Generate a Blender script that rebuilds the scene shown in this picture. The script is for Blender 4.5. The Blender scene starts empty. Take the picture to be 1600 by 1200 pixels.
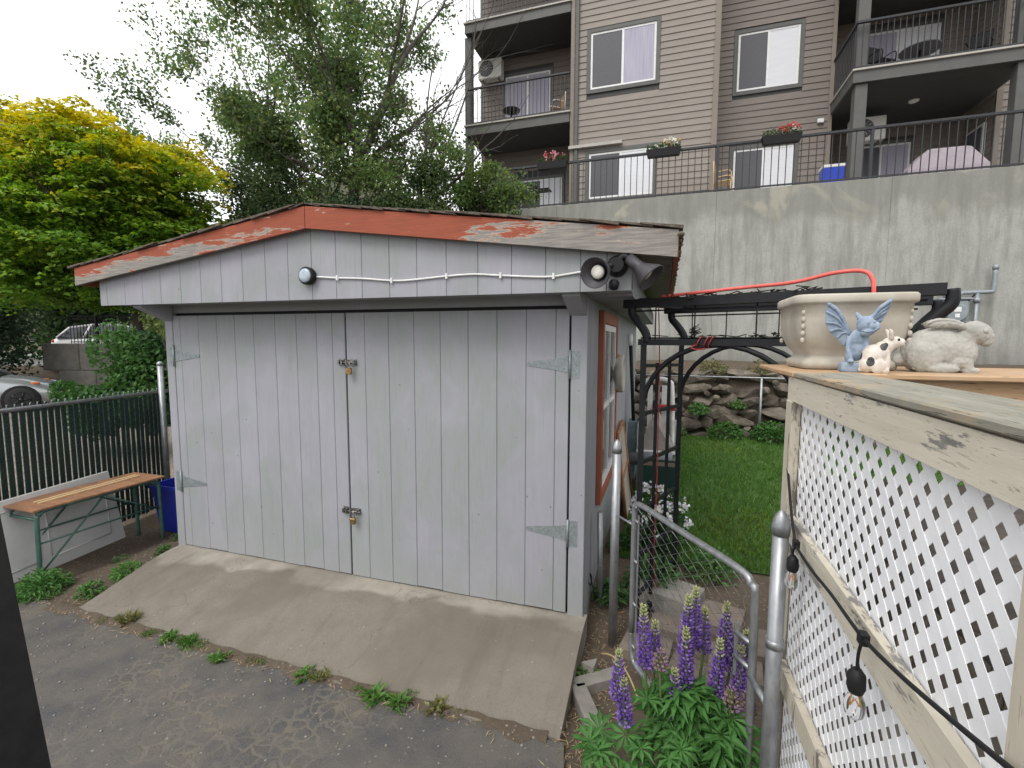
import bpy, math, random
import numpy as np
from mathutils import Vector, Matrix, Euler
random.seed(7); rng = np.random.default_rng(7)
R = math.radians
scene = bpy.context.scene
col = scene.collection
# ------------------------------------------------------------------ camera
cd = bpy.data.cameras.new('camera'); cam = bpy.data.objects.new('camera', cd); col.objects.link(cam)
yaw, pitch, roll = R(-17.889), R(-5.189), R(0.184)
fwd = Vector((math.sin(yaw)*math.cos(pitch), math.cos(yaw)*math.cos(pitch), math.sin(pitch)))
rt = Vector((math.cos(yaw), -math.sin(yaw), 0)); up = rt.cross(fwd)
rt, up = rt*math.cos(roll)+up*math.sin(roll), up*math.cos(roll)-rt*math.sin(roll)
cam.matrix_world = Matrix(((rt.x, up.x, -fwd.x, 3.9096), (rt.y, up.y, -fwd.y, -2.9189), (rt.z, up.z, -fwd.z, 1.7689), (0, 0, 0, 1)))
cd.sensor_width = 36; cd.lens = 738.1/1600*36; cd.clip_start = .05; cd.clip_end = 900
scene.camera = cam
# ------------------------------------------------------------------ light: bright overcast afternoon
SUN_EL, SUN_AZ = R(52), R(200)
w = bpy.data.worlds.new('World'); scene.world = w; w.use_nodes = True
nt = w.node_tree; nt.nodes.clear()
sky = nt.nodes.new('ShaderNodeTexSky'); sky.sky_type = 'NISHITA'; sky.sun_disc = False
sky.sun_elevation = SUN_EL; sky.sun_rotation = SUN_AZ; sky.air_density = 1; sky.dust_density = 4; sky.ozone_density = 1
hs = nt.nodes.new('ShaderNodeHueSaturation'); hs.inputs['Saturation'].default_value = .10
mx = nt.nodes.new('ShaderNodeMix'); mx.data_type = 'RGBA'; mx.inputs[0].default_value = .8
mx.inputs[7].default_value = (9.6, 9.75, 10.0, 1)
bg = nt.nodes.new('ShaderNodeBackground'); bg.inputs['Strength'].default_value = .12
wo = nt.nodes.new('ShaderNodeOutputWorld')
nt.links.new(sky.outputs[0], hs.inputs['Color']); nt.links.new(hs.outputs[0], mx.inputs[6])
nt.links.new(mx.outputs[2], bg.inputs['Color']); nt.links.new(bg.outputs[0], wo.inputs[0])
sd = bpy.data.lights.new('sun', 'SUN'); sd.energy = 1.0; sd.angle = R(25); sd.color = (1, .96, .9)
so = bpy.data.objects.new('sun', sd); col.objects.link(so)
sv = Vector((math.sin(SUN_AZ)*math.cos(SUN_EL), math.cos(SUN_AZ)*math.cos(SUN_EL), math.sin(SUN_EL)))
so.rotation_euler = sv.to_track_quat('Z', 'Y').to_euler(); so.location = (0, -8, 20)
vs = scene.view_settings; vs.view_transform = 'Standard'; vs.look = 'None'; vs.exposure = 0.62; vs.gamma = 1

# ------------------------------------------------------------------ materials
def new_mat(name):
    m = bpy.data.materials.new(name); m.use_nodes = True
    return m, m.node_tree, m.node_tree.nodes['Principled BSDF']
def nd(t, kind, **kw):
    n = t.nodes.new('ShaderNode'+kind)
    for k, v in kw.items():
        if k.startswith('_'): setattr(n, k[1:], v); continue
        key = int(k[1:]) if k[0] == 'i' and k[1:].isdigit() else k.replace('__', ' ')
        s = n.inputs[key]
        if hasattr(v, 'links'): t.links.new(v, s)
        else: s.default_value = v
    return n
def c4(c): return (c[0], c[1], c[2], 1)
def pos(t, sc=(1, 1, 1), rot=(0, 0, 0)):
    g = nd(t, 'NewGeometry'); mp = nd(t, 'Mapping', Vector=g.outputs['Position'], Scale=sc, Rotation=rot); return mp.outputs[0]
def noise(t, v, scale, detail=5, rough=.6, dist=0):
    return nd(t, 'TexNoise', Vector=v, Scale=scale, Detail=detail, Roughness=rough, Distortion=dist).outputs[0]
def ramp(t, f, a, b, ca=(0, 0, 0), cb=(1, 1, 1)):
    n = nd(t, 'ValToRGB', Fac=f); e = n.color_ramp.elements
    e[0].position = a; e[0].color = c4(ca); e[1].position = b; e[1].color = c4(cb); return n.outputs[0]
def mixc(t, f, a, b, mode='MIX'):
    n = nd(t, 'Mix', _data_type='RGBA', _blend_type=mode)
    for s, v in ((0, f), (6, a), (7, b)):
        if hasattr(v, 'links'): t.links.new(v, n.inputs[s])
        else: n.inputs[s].default_value = v if s == 0 else c4(v)
    return n.outputs[2]
def math_(t, op, a, b=0.):
    n = nd(t, 'Math', _operation=op)
    for s, v in ((0, a), (1, b)):
        if hasattr(v, 'links'): t.links.new(v, n.inputs[s])
        else: n.inputs[s].default_value = v
    return n.outputs[0]
def bump(t, b, h, strength=.3, dist=.01):
    n = nd(t, 'Bump', Height=h, Strength=strength, Distance=dist); t.links.new(n.outputs[0], b.inputs['Normal'])
def setin(t, b, **kw):
    for k, v in kw.items():
        s = b.inputs[k.replace('__', ' ')]
        if hasattr(v, 'links'): t.links.new(v, s)
        else: s.default_value = v
def randv(t, c, amt):
    o = nd(t, 'ObjectInfo'); v = nd(t, 'MapRange', Value=o.outputs['Random']); v.inputs[3].default_value = 1-amt; v.inputs[4].default_value = 1+amt
    n = nd(t, 'HueSaturation', Color=c, Value=v.outputs[0]); return n.outputs[0]
def M(name, ca, cb=None, scale=6, sc=(1, 1, 1), rough=.7, bmp=.2, bscale=None, metal=0, rnd=0, a=.35, b_=.65, spec=.4, bd=.004, trans=0, dist=0, alpha=1):
    m, t, b = new_mat(name); cb = cb or tuple(x*.75 for x in ca)
    v = pos(t, sc); f = noise(t, v, scale, dist=dist)
    c = ramp(t, f, a, b_, ca, cb)
    if rnd: c = randv(t, c, rnd)
    setin(t, b, Base__Color=c, Roughness=rough, Metallic=metal, Specular__IOR__Level=spec)
    if bmp: bump(t, b, noise(t, v, bscale or scale*4, 4), bmp, bd)
    return m
def attr_leaf(name, rough=.55, trans=.35):
    m, t, b = new_mat(name); a = nd(t, 'Attribute', _attribute_name='Col')
    setin(t, b, Base__Color=a.outputs[0], Roughness=rough, Specular__IOR__Level=.25)
    tr = nd(t, 'BsdfTranslucent', Color=nd(t, 'HueSaturation', Color=a.outputs[0], Value=1.5, Saturation=1.1).outputs[0])
    ms = nd(t, 'MixShader', Fac=trans, i1=b.outputs[0], i2=tr.outputs[0])
    t.links.new(ms.outputs[0], t.nodes['Material Output'].inputs[0]); return m

def paint_boards():
    m, t, b = new_mat('grey_painted_boards')
    v = pos(t, (1, 1, .12)); n1 = noise(t, v, 30, 6, .7); big = noise(t, pos(t, (1, 1, .8)), 1.7, 4, .6, .5)
    c = ramp(t, n1, .25, .8, (.282, .281, .312), (.334, .330, .366)); c = mixc(t, math_(t, 'MULTIPLY', ramp(t, noise(t, pos(t, (1, 1, .5)), 4.5, 5, .65), .42, .66), .5), c, (.336, .335, .362))
    wear = math_(t, 'MULTIPLY', ramp(t, big, .44, .56), ramp(t, n1, .22, .6))
    c = mixc(t, math_(t, 'MULTIPLY', wear, .95), c, (.262, .286, .272))
    # grime rising from the sill
    z = nd(t, 'SeparateXYZ', Vector=nd(t, 'NewGeometry').outputs['Position']).outputs[2]
    zz = math_(t, 'ADD', z, math_(t, 'MULTIPLY', big, .3)); gr = ramp(t, zz, .10, .40, (.55, .55, .55), (0, 0, 0))
    c = mixc(t, gr, c, (.28, .28, .265)); c = randv(t, c, .022)
    # worn grain lines where the brush paint has thinned, then scuffs and nail specks
    gl = ramp(t, noise(t, pos(t, (1, 1, .035)), 95, 4, .6), .56, .70); c = mixc(t, math_(t, 'MULTIPLY', math_(t, 'MULTIPLY', gl, ramp(t, noise(t, pos(t, (1, 1, .6)), 3.1, 4), .42, .62)), .55), c, (.22, .225, .22))
    st = ramp(t, noise(t, pos(t, (1, 1, .09)), 7, 4, .6), .58, .72); c = mixc(t, math_(t, 'MULTIPLY', st, .28), c, (.25, .25, .26))
    sp = nd(t, 'TexVoronoi', Vector=pos(t), Scale=6.5, _feature='F1').outputs[0]
    c = mixc(t, ramp(t, sp, .035, .05, (.7, .7, .7), (0, 0, 0)), c, (.12, .11, .11))
    setin(t, b, Base__Color=c, Roughness=.72, Specular__IOR__Level=.3); bump(t, b, n1, .25, .003); return m
def fascia_mat():
    m, t, b = new_mat('peeling_red_paint')
    v = pos(t, (.8, 1, 5)); n = noise(t, v, 3.2, 8, .7, .3); g = noise(t, pos(t, (1.2, 1, 22)), 5, 6, .7)
    x = nd(t, 'SeparateXYZ', Vector=nd(t, 'NewGeometry').outputs['Position'])
    # the paint is nearly gone along the right end and the lower left edge of the boards
    right = ramp(t, x.outputs[0], .0, 1.0); mr = nd(t, 'MapRange', Value=x.outputs[0]); mr.inputs[1].default_value = 2.65; mr.inputs[2].default_value = 3.45
    ml = nd(t, 'MapRange', Value=x.outputs[0]); ml.inputs[1].default_value = 1.65; ml.inputs[2].default_value = .5
    hz = math_(t, 'SUBTRACT', x.outputs[2], math_(t, 'MULTIPLY', math_(t, 'ABSOLUTE', math_(t, 'SUBTRACT', x.outputs[0], 1.69)), -.128))
    low = nd(t, 'MapRange', Value=hz); low.inputs[1].default_value = 2.60; low.inputs[2].default_value = 2.51
    f = math_(t, 'ADD', n, math_(t, 'ADD', math_(t, 'MULTIPLY', mr.outputs[0], math_(t, 'ADD', .16, math_(t, 'MULTIPLY', low.outputs[0], .20))), math_(t, 'MULTIPLY', math_(t, 'MULTIPLY', ml.outputs[0], low.outputs[0]), .24)))
    peel = ramp(t, f, .62, .64)
    red = ramp(t, g, .3, .7, (.335, .086, .042), (.235, .062, .035)); crk = ramp(t, noise(t, pos(t, (1.5, 1, 30)), 4, 4, .6), .30, .345, (1, 1, 1), (0, 0, 0)); red = mixc(t, math_(t, 'MULTIPLY', crk, .7), red, (.10, .06, .045)); wood = ramp(t, g, .3, .7, (.34, .31, .27), (.13, .125, .12))
    c = mixc(t, peel, red, wood)
    edge = ramp(t, f, .605, .622); e2 = ramp(t, f, .64, .655, (1, 1, 1), (0, 0, 0))
    c = mixc(t, math_(t, 'MULTIPLY', math_(t, 'MULTIPLY', edge, e2), .5), c, (.55, .45, .36))
    setin(t, b, Base__Color=c, Roughness=.7, Specular__IOR__Level=.3); h = math_(t, 'SUBTRACT', math_(t, 'MULTIPLY', g, .4), peel); bump(t, b, h, .4, .003); return m
def asphalt_mat():
    m, t, b = new_mat('alligatored_asphalt')
    v = pos(t, (1, 1, 1)); wv = nd(t, 'Mix', _data_type='VECTOR'); wv.inputs[0].default_value = .10
    t.links.new(v, wv.inputs[4]); t.links.new(nd(t, 'TexNoise', Vector=v, Scale=9, Detail=5).outputs[1], wv.inputs[5])
    vo = nd(t, 'TexVoronoi', Vector=wv.outputs[1], Scale=14, _feature='DISTANCE_TO_EDGE').outputs[0]
    zone = ramp(t, noise(t, pos(t, (1, 1, 1)), 1.1, 4), .44, .60); fine = noise(t, v, 120, 4, .7); mid = noise(t, v, 12, 5)
    vo2 = nd(t, 'TexVoronoi', Vector=wv.outputs[1], Scale=30, _feature='DISTANCE_TO_EDGE').outputs[0]
    nz = noise(t, v, 45, 5, .75); vo = math_(t, 'ADD', vo, math_(t, 'MULTIPLY', math_(t, 'SUBTRACT', nz, .5), .30)); vo2 = math_(t, 'ADD', vo2, math_(t, 'MULTIPLY', math_(t, 'SUBTRACT', nz, .5), .22))
    crack = math_(t, 'MAXIMUM', ramp(t, vo, .04, .16, (1, 1, 1), (0, 0, 0)), math_(t, 'MULTIPLY', ramp(t, vo2, .01, .06, (.6, .6, .6), (0, 0, 0)), ramp(t, mid, .45, .6)))
    crack = math_(t, 'MULTIPLY', crack, ramp(t, math_(t, 'ADD', zone, math_(t, 'MULTIPLY', mid, .5)), .35, .95))
    stone = ramp(t, fine, .3, .75, (.047, .047, .050), (.112, .109, .107))
    c = mixc(t, math_(t, 'MULTIPLY', ramp(t, noise(t, v, 3, 6), .35, .7), .8), stone, (.150, .131, .105))
    c = mixc(t, math_(t, 'MULTIPLY', crack, .42), c, (.19, .166, .128))
    dots = nd(t, 'TexVoronoi', Vector=v, Scale=22, _feature='F1', Randomness=1).outputs[0]
    c = mixc(t, ramp(t, dots, .10, .14, (.8, .8, .8), (0, 0, 0)), c, ramp(t, mid, .4, .6, (.32, .29, .25), (.07, .065, .06)))
    setin(t, b, Base__Color=c, Roughness=.9, Specular__IOR__Level=.25)
    bump(t, b, math_(t, 'SUBTRACT', math_(t, 'MULTIPLY', fine, .5), math_(t, 'MULTIPLY', crack, .8)), .7, .006); return m
def ramp_mat():
    m, t, b = new_mat('stained_ramp_concrete')
    v = pos(t); p = nd(t, 'SeparateXYZ', Vector=nd(t, 'NewGeometry').outputs['Position'])
    n = noise(t, v, 1.9, 2.5, .5, .5); f = noise(t, v, 110, 4, .75); md = noise(t, v, 9, 6, .65)
    # pale washed strip below the doors with a wavy water line, wider at the left
    yl = nd(t, 'MapRange', Value=p.outputs[0]); yl.inputs[1].default_value = 0; yl.inputs[2].default_value = 1.2; yl.inputs[3].default_value = -.26; yl.inputs[4].default_value = -.165
    e = math_(t, 'ADD', math_(t, 'SUBTRACT', p.outputs[1], yl.outputs[0]), math_(t, 'MULTIPLY', math_(t, 'SUBTRACT', n, .5), .5))
    clean = ramp(t, e, -.045, .06)
    c = ramp(t, f, .25, .8, (.150, .130, .106), (.25, .225, .188))
    c = mixc(t, math_(t, 'MULTIPLY', ramp(t, md, .35, .7), .45), c, (.130, .112, .090))
    c = mixc(t, math_(t, 'MULTIPLY', ramp(t, n, .48, .7), .4), c, (.205, .178, .146))
    pale = ramp(t, md, .3, .7, (.35, .32, .268), (.275, .25, .21))
    c = mixc(t, clean, c, pale)
    sp = nd(t, 'TexVoronoi', Vector=v, Scale=9, _feature='F1').outputs[0]
    c = mixc(t, ramp(t, sp, .04, .06, (.8, .8, .8), (0, 0, 0)), c, (.09, .08, .07))
    sp2 = nd(t, 'TexVoronoi', Vector=pos(t, rot=(0, 0, .6)), Scale=12, _feature='F1').outputs[0]
    c = mixc(t, ramp(t, sp2, .05, .08, (.8, .8, .8), (0, 0, 0)), c, (.30, .28, .25))
    c = mixc(t, math_(t, 'MULTIPLY', ramp(t, noise(t, v, 1.1, 3, .5), .5, .62), .45), c, (.125, .106, .082))
    cw = nd(t, 'Mix', _data_type='VECTOR'); cw.inputs[0].default_value = .25; t.links.new(v, cw.inputs[4]); t.links.new(nd(t, 'TexNoise', Vector=v, Scale=5., Detail=6.).outputs[1], cw.inputs[5])
    hair = nd(t, 'TexVoronoi', Vector=cw.outputs[1], Scale=.9, _feature='DISTANCE_TO_EDGE').outputs[0]; c = mixc(t, ramp(t, hair, .001, .0035, (.3, .3, .3), (0, 0, 0)), c, (.05, .043, .035))
    drip = ramp(t, noise(t, pos(t, (3.2, .5, 1)), 2.2, 4, .6), .56, .72); c = mixc(t, math_(t, 'MULTIPLY', drip, .38), c, (.10, .088, .07))
    setin(t, b, Base__Color=c, Roughness=.88, Specular__IOR__Level=.3); bump(t, b, math_(t, 'ADD', f, md), .35, .004); return m
def ground_mat():
    m, t, b = new_mat('bare_dirt')
    v = pos(t); a = noise(t, v, 1.6, 6, .65); f = noise(t, v, 40, 5, .75)
    c = ramp(t, f, .25, .78, (.07, .053, .039), (.15, .118, .088)); c = mixc(t, math_(t, 'MULTIPLY', ramp(t, a, .42, .65), .6), c, (.085, .066, .048))
    sp = nd(t, 'TexVoronoi', Vector=v, Scale=26, _feature='F1').outputs[0]
    c = mixc(t, ramp(t, sp, .12, .2, (.7, .7, .7), (0, 0, 0)), c, (.3, .27, .23))
    setin(t, b, Base__Color=c, Roughness=.95, Specular__IOR__Level=.2); bump(t, b, math_(t, 'ADD', f, a), .8, .012); return m
def wall_concrete():
    m, t, b = new_mat('weathered_cast_concrete')
    st = noise(t, pos(t, (1.8, 1.8, .22)), 2.4, 6, .65); bl = noise(t, pos(t), .55, 5, .6, .8); f = noise(t, pos(t), 26, 5, .7); md = noise(t, pos(t, (1, 1, .6)), 5, 6, .7)
    c = ramp(t, f, .25, .75, (.30, .298, .275), (.40, .398, .37))
    c = mixc(t, math_(t, 'MULTIPLY', ramp(t, st, .44, .64), .7), c, (.195, .197, .17))
    c = mixc(t, math_(t, 'MULTIPLY', ramp(t, md, .45, .7), .5), c, (.215, .22, .19))
    p = nd(t, 'SeparateXYZ', Vector=nd(t, 'NewGeometry').outputs['Position'])
    # damp dark zone under the coping with a scalloped lower edge, pale efflorescence below it
    e = math_(t, 'ADD', p.outputs[2], math_(t, 'MULTIPLY', bl, 2.2))
    dk = math_(t, 'MULTIPLY', ramp(t, math_(t, 'DIVIDE', e, 10), .565, .592), .6); c = mixc(t, dk, c, (.195, .195, .17))
    pale = math_(t, 'MULTIPLY', math_(t, 'MULTIPLY', ramp(t, bl, .54, .6), ramp(t, math_(t, 'DIVIDE', p.outputs[2], 10), .44, .5)), .6); c = mixc(t, pale, c, (.40, .375, .30))
    z2 = nd(t, 'MapRange', Value=p.outputs[2]); z2.inputs[1].default_value = 1.9; z2.inputs[2].default_value = 1.2; c = mixc(t, math_(t, 'MULTIPLY', z2.outputs[0], .55), c, (.12, .115, .10))
    setin(t, b, Base__Color=c, Roughness=.9, Specular__IOR__Level=.25); bump(t, b, math_(t, 'ADD', f, md), .5, .012); return m
def peel_wood(name, paint, paint2, woodc, thr=.62, sc=(1, 1, 1), bare=(0.3, .24, .17)):
    m, t, b = new_mat(name)
    g = noise(t, pos(t, sc), 9, 7, .7); n = noise(t, pos(t, tuple(min(1.6, x) for x in sc)), 6, 8, .75); cr = noise(t, pos(t, tuple(x*1.6 for x in sc)), 26, 3, .6)
    p = ramp(t, g, .3, .7, paint, paint2); wv = ramp(t, g, .3, .7, woodc, tuple(x*.45 for x in woodc))
    f = ramp(t, n, thr, thr+.03); c = mixc(t, f, p, wv); crk = ramp(t, cr, .33, .38, (.8, .8, .8), (0, 0, 0)); c = mixc(t, math_(t, 'MULTIPLY', crk, .45), c, bare)
    setin(t, b, Base__Color=c, Roughness=.78, Specular__IOR__Level=.3); bump(t, b, math_(t, 'SUBTRACT', math_(t, 'ADD', g, math_(t, 'MULTIPLY', crk, -.6)), f), .5, .003); return m
def old_plank(name, ca, cb, cc, sc):
    m, t, b = new_mat(name); g = noise(t, pos(t, sc), 5, 8, .75, .4); n = noise(t, pos(t), 3, 5); g2 = noise(t, pos(t, tuple(x*2 for x in sc)), 9, 3)
    c = ramp(t, g, .3, .7, ca, cb); c = mixc(t, math_(t, 'MULTIPLY', ramp(t, n, .46, .62), ramp(t, g, .35, .6)), c, cc); crk = ramp(t, g2, .34, .38, (1, 1, 1), (0, 0, 0)); c = mixc(t, math_(t, 'MULTIPLY', crk, .6), c, tuple(x*.3 for x in cb))
    setin(t, b, Base__Color=c, Roughness=.8, Specular__IOR__Level=.3); bump(t, b, math_(t, 'SUBTRACT', g, crk), .6, .004); return m
def glass_mat(name, tint=(.05, .055, .06), rough=.05, see=.0):
    m, t, b = new_mat(name); setin(t, b, Base__Color=c4(tint), Roughness=rough, Specular__IOR__Level=.6); return m
def clear_glass():
    m, t, b = new_mat('clear_bulb_glass'); setin(t, b, Base__Color=(1, 1, 1, 1), Roughness=.02, Transmission__Weight=1, IOR=1.3); return m
MT = dict(
    board=paint_boards(), fascia=fascia_mat(), asphalt=asphalt_mat(), rampc=ramp_mat(), dirt=ground_mat(), wallc=wall_concrete(),
    plain_paint=M('grey_painted_trim', (.36, .355, .385), (.31, .31, .33), 8, (1, 1, .3), .7, .15),
    dark=M('black_gap', (.01, .01, .01), bmp=0), shingle=M('old_shingle', (.07, .06, .05), (.16, .13, .10), 18, rough=.95, bmp=.8, bd=.01),
    roofwood=M('bare_roof_boards', (.42, .38, .32), (.30, .26, .22), 6, (1, 8, 1), .85, .3), redtrim=M('brown_red_trim', (.33, .10, .05), (.26, .085, .05), 12, rough=.6),
    zinc=M('galvanised_hinge', (.29, .325, .33), (.21, .235, .24), 60, rough=.5, metal=.35, bmp=.05), galv=M('galvanised_pipe', (.36, .37, .38), (.25, .26, .27), 30, (1, 1, .4), .42, .06, metal=.7),
    steel=M('dull_steel', (.33, .33, .32), (.18, .17, .16), 60, rough=.4, metal=.9, bmp=.05), brass=M('aged_brass', (.45, .30, .12), (.25, .16, .08), 50, rough=.4, metal=.9, bmp=.05),
    black=M('satin_black_metal', (.009, .010, .012), (.014, .015, .017), 20, rough=.5, spec=.25, bmp=.05), blackp=M('black_plastic', (.010, .010, .011), (.015, .015, .016), 30, rough=.55, bmp=.08, spec=.25),
    greyp=M('dark_grey_plastic', (.035, .032, .036), (.05, .045, .05), 30, rough=.45, bmp=.05), white=M('white_paint', (.74, .74, .74), (.66, .66, .65), 10, rough=.5, bmp=.05),
    whitevinyl=M('white_vinyl', (.84, .845, .855), (.79, .795, .81), 14, (1, 1, 1), .35, .05, rnd=.02), lens=M('pale_lens', (.40, .47, .52), (.32, .38, .43), 20, rough=.2, bmp=0),
    bulbw=M('bulb_white', (.75, .74, .68), (.6, .58, .5), 20, rough=.3, bmp=0), glass=glass_mat('window_glass'), bulb=clear_glass(), fil=M('amber_filament', (.6, .25, .06), bmp=0, rough=.4),
    cream=peel_wood('flaking_cream_paint', (.60, .555, .455), (.50, .46, .375), (.31, .295, .27), .55, (1, .35, 3.5)), creamv=peel_wood('flaking_cream_paint_upright', (.54, .49, .40), (.44, .40, .32), (.27, .24, .20), .53, (2, 2, .3)),
    cap=old_plank('weathered_cap_plank', (.30, .29, .24), (.17, .165, .13), (.46, .31, .18), (6, .5, 6)), newcap=old_plank('newer_rail_wood', (.50, .34, .20), (.36, .22, .12), (.44, .33, .22), (.5, 6, 6)),
    stone=M('cast_stone_planter', (.50, .465, .395), (.38, .345, .285), 7, (1, 1, .7), .85, .25, 60), gargoyle=M('blue_grey_resin', (.30, .365, .445), (.17, .22, .30), 34, rough=.7, bmp=.3, bscale=130, bd=.003),
    rabbit=M('pale_cement', (.42, .41, .37), (.31, .30, .27), 16, rough=.85, bmp=.35, bscale=90),
    terr=M('grey_block_concrete', (.24, .225, .20), (.17, .16, .142), 5, rough=.9, bmp=.3, rnd=.08), curb=M('edging_concrete', (.25, .235, .205), (.17, .162, .142), 9, rough=.9, bmp=.3, rnd=.08), paver=M('brown_paver', (.19, .155, .125), (.135, .112, .092), 12, rough=.9, bmp=.3, rnd=.14),
    rock=M('fieldstone', (.19, .162, .128), (.08, .068, .056), 5, rough=.9, bmp=.8, bscale=16, rnd=.28, bd=.02, spec=.2), green_slat=M('dark_green_slat', (.012, .030, .026), (.020, .042, .036), 9, rough=.45, bmp=.05, rnd=.15),
    green_steel=M('green_enamel', (.06, .14, .11), (.045, .10, .085), 20, rough=.4, bmp=.05), benchtop=M('worn_plywood_top', (.34, .17, .085), (.22, .115, .065), 4, (1.2, 5, 1), .55, .1), strip=M('pale_lath', (.66, .48, .28), (.55, .38, .2), 8, (10, .6, 1), .6, .1),
    bin=M('blue_bin_plastic', (.014, .03, .33), (.012, .025, .26), 4, rough=.4, bmp=.05), panel=M('white_panel_board', (.62, .62, .60), (.54, .54, .52), 5, rough=.5, bmp=.05), 
    car_silver=M('silver_paint', (.42, .44, .45), (.40, .42, .43), 2, rough=.25, metal=.5, bmp=0), car_white=M('white_car_paint', (.78, .78, .78), (.75, .75, .75), 2, rough=.2, bmp=0), tyre=M('tyre_rubber', (.02, .02, .02), (.03, .03, .03), 20, rough=.8), rim=M('dark_alloy', (.035, .035, .037), (.025, .025, .025), 10, rough=.35, metal=.7, bmp=0), lamp_red=M('red_lens', (.5, .03, .02), (.4, .02, .01), 10, rough=.2, bmp=0), lamp_orange=M('amber_lens', (.7, .18, .03), (.6, .12, .02), 10, rough=.2, bmp=0),
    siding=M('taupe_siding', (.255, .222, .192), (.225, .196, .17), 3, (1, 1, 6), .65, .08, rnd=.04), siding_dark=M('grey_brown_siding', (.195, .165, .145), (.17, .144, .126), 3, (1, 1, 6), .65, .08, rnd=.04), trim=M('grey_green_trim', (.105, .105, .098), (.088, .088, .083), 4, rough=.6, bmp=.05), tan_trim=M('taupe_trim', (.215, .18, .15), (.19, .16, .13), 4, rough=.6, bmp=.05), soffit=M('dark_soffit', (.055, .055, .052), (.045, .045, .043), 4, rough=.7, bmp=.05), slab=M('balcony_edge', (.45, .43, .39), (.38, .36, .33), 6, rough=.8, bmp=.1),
    winglass=glass_mat('flat_window_glass', (.10, .105, .12), .08), screen=M('insect_screen_window', (.085, .085, .095), (.07, .07, .08), 40, rough=.5, bmp=.0), blind=M('white_blind', (.66, .67, .70), (.62, .63, .66), 2, (1, 1, 12), .6, .0), curtain=M('lavender_curtain', (.42, .40, .48), (.32, .30, .38), 5, (9, 1, .2), .7, .1),
    rail=M('dark_railing', (.03, .032, .036), (.022, .024, .027), 10, rough=.45, bmp=.0), acw=M('unit_white', (.58, .57, .52), (.5, .49, .45), 6, rough=.5, bmp=.05), cover=M('lilac_grey_cover', (.36, .31, .34), (.30, .26, .29), 4, rough=.8, bmp=.5, bscale=5, bd=.03), blue=M('cooler_blue', (.02, .06, .5), (.015, .05, .42), 5, rough=.4, bmp=0), wicker=M('tan_wicker', (.36, .22, .11), (.25, .15, .08), 30, rough=.8, bmp=.3), gasgrey=M('meter_grey', (.26, .29, .30), (.2, .23, .24), 12, rough=.5, bmp=.05), pipe=M('pipe_grey', (.30, .33, .35), (.24, .27, .29), 12, rough=.45, metal=.3, bmp=.05),
    red=M('red_cord', (.34, .03, .03), (.26, .025, .025), 20, rough=.5, bmp=0), redhose=M('coral_hose', (.72, .13, .11), (.62, .1, .08), 20, rough=.4, bmp=0), cable=M('white_cable', (.72, .72, .70), (.64, .64, .62), 20, rough=.5, bmp=0), bark=M('grey_bark', (.13, .115, .10), (.06, .052, .046), 9, (1, 1, .3), .95, .8, bd=.02), darkbark=M('dark_bark', (.05, .042, .036), (.03, .026, .022), 9, (1, 1, .3), .95, .8, bd=.02),
    leaf=attr_leaf('leaf'), leafd=attr_leaf('thick_leaf', .5, .12), petal=attr_leaf('petal', .6, .2), cloth=M('grey_beige_cloth', (.30, .27, .24), (.2, .18, .16), 6, rough=.9, bmp=.6, bscale=9, bd=.02), pvc=M('white_resin', (.66, .66, .64), (.58, .58, .56), 8, rough=.45, bmp=.05), crate=M('dark_green_plastic', (.015, .05, .038), (.012, .04, .03), 8, rough=.5, bmp=.05), greypipe=M('grey_plastic_tube', (.17, .19, .20), (.13, .145, .15), 8, rough=.5, bmp=.05), clockm=M('beige_dial', (.42, .40, .34), (.36, .34, .29), 12, rough=.4, bmp=.05), rust=M('rusty_frame', (.34, .15, .06), (.22, .10, .05), 15, rough=.8, bmp=.3), driftwood=M('silvery_wood', (.42, .38, .32), (.3, .27, .23), 10, (1, 6, .3), .85, .4), teal=M('teal_grey_brush', (.16, .22, .24), (.12, .17, .19), 30, rough=.8, bmp=.4),
    lawnbase=M('turf_soil', (.045, .10, .02), (.065, .13, .03), 5, rough=.95, bmp=.6, bscale=40, bd=.02), gravel=M('pinkish_gravel', (.30, .245, .20), (.19, .155, .13), 18, rough=.95, bmp=.8, bscale=60, bd=.02), road=M('grey_road', (.20, .195, .19), (.15, .147, .143), 8, rough=.9, bmp=.2), hill=M('brushy_hillside', (.04, .055, .025), (.10, .09, .055), .5, rough=.95, bmp=.8, bscale=2, bd=.5, a=.4, b_=.62), straw=M('dry_straw', (.42, .32, .17), (.3, .22, .12), 30, rough=.9, bmp=0))
def wire_mat():
    return M('galvanised_wire', (.33, .34, .35), (.22, .23, .24), 40, rough=.45, metal=.6, bmp=0)
MT['deckwood'] = M('dark_deck_stain', (.085, .070, .058), (.05, .042, .036), 7, (1, 6, 1), .8, .3)
MT['wire'] = wire_mat(); MT['gwire'] = M('green_coated_wire', (.05, .12, .10), (.04, .09, .075), 30, rough=.45, bmp=0)

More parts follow.
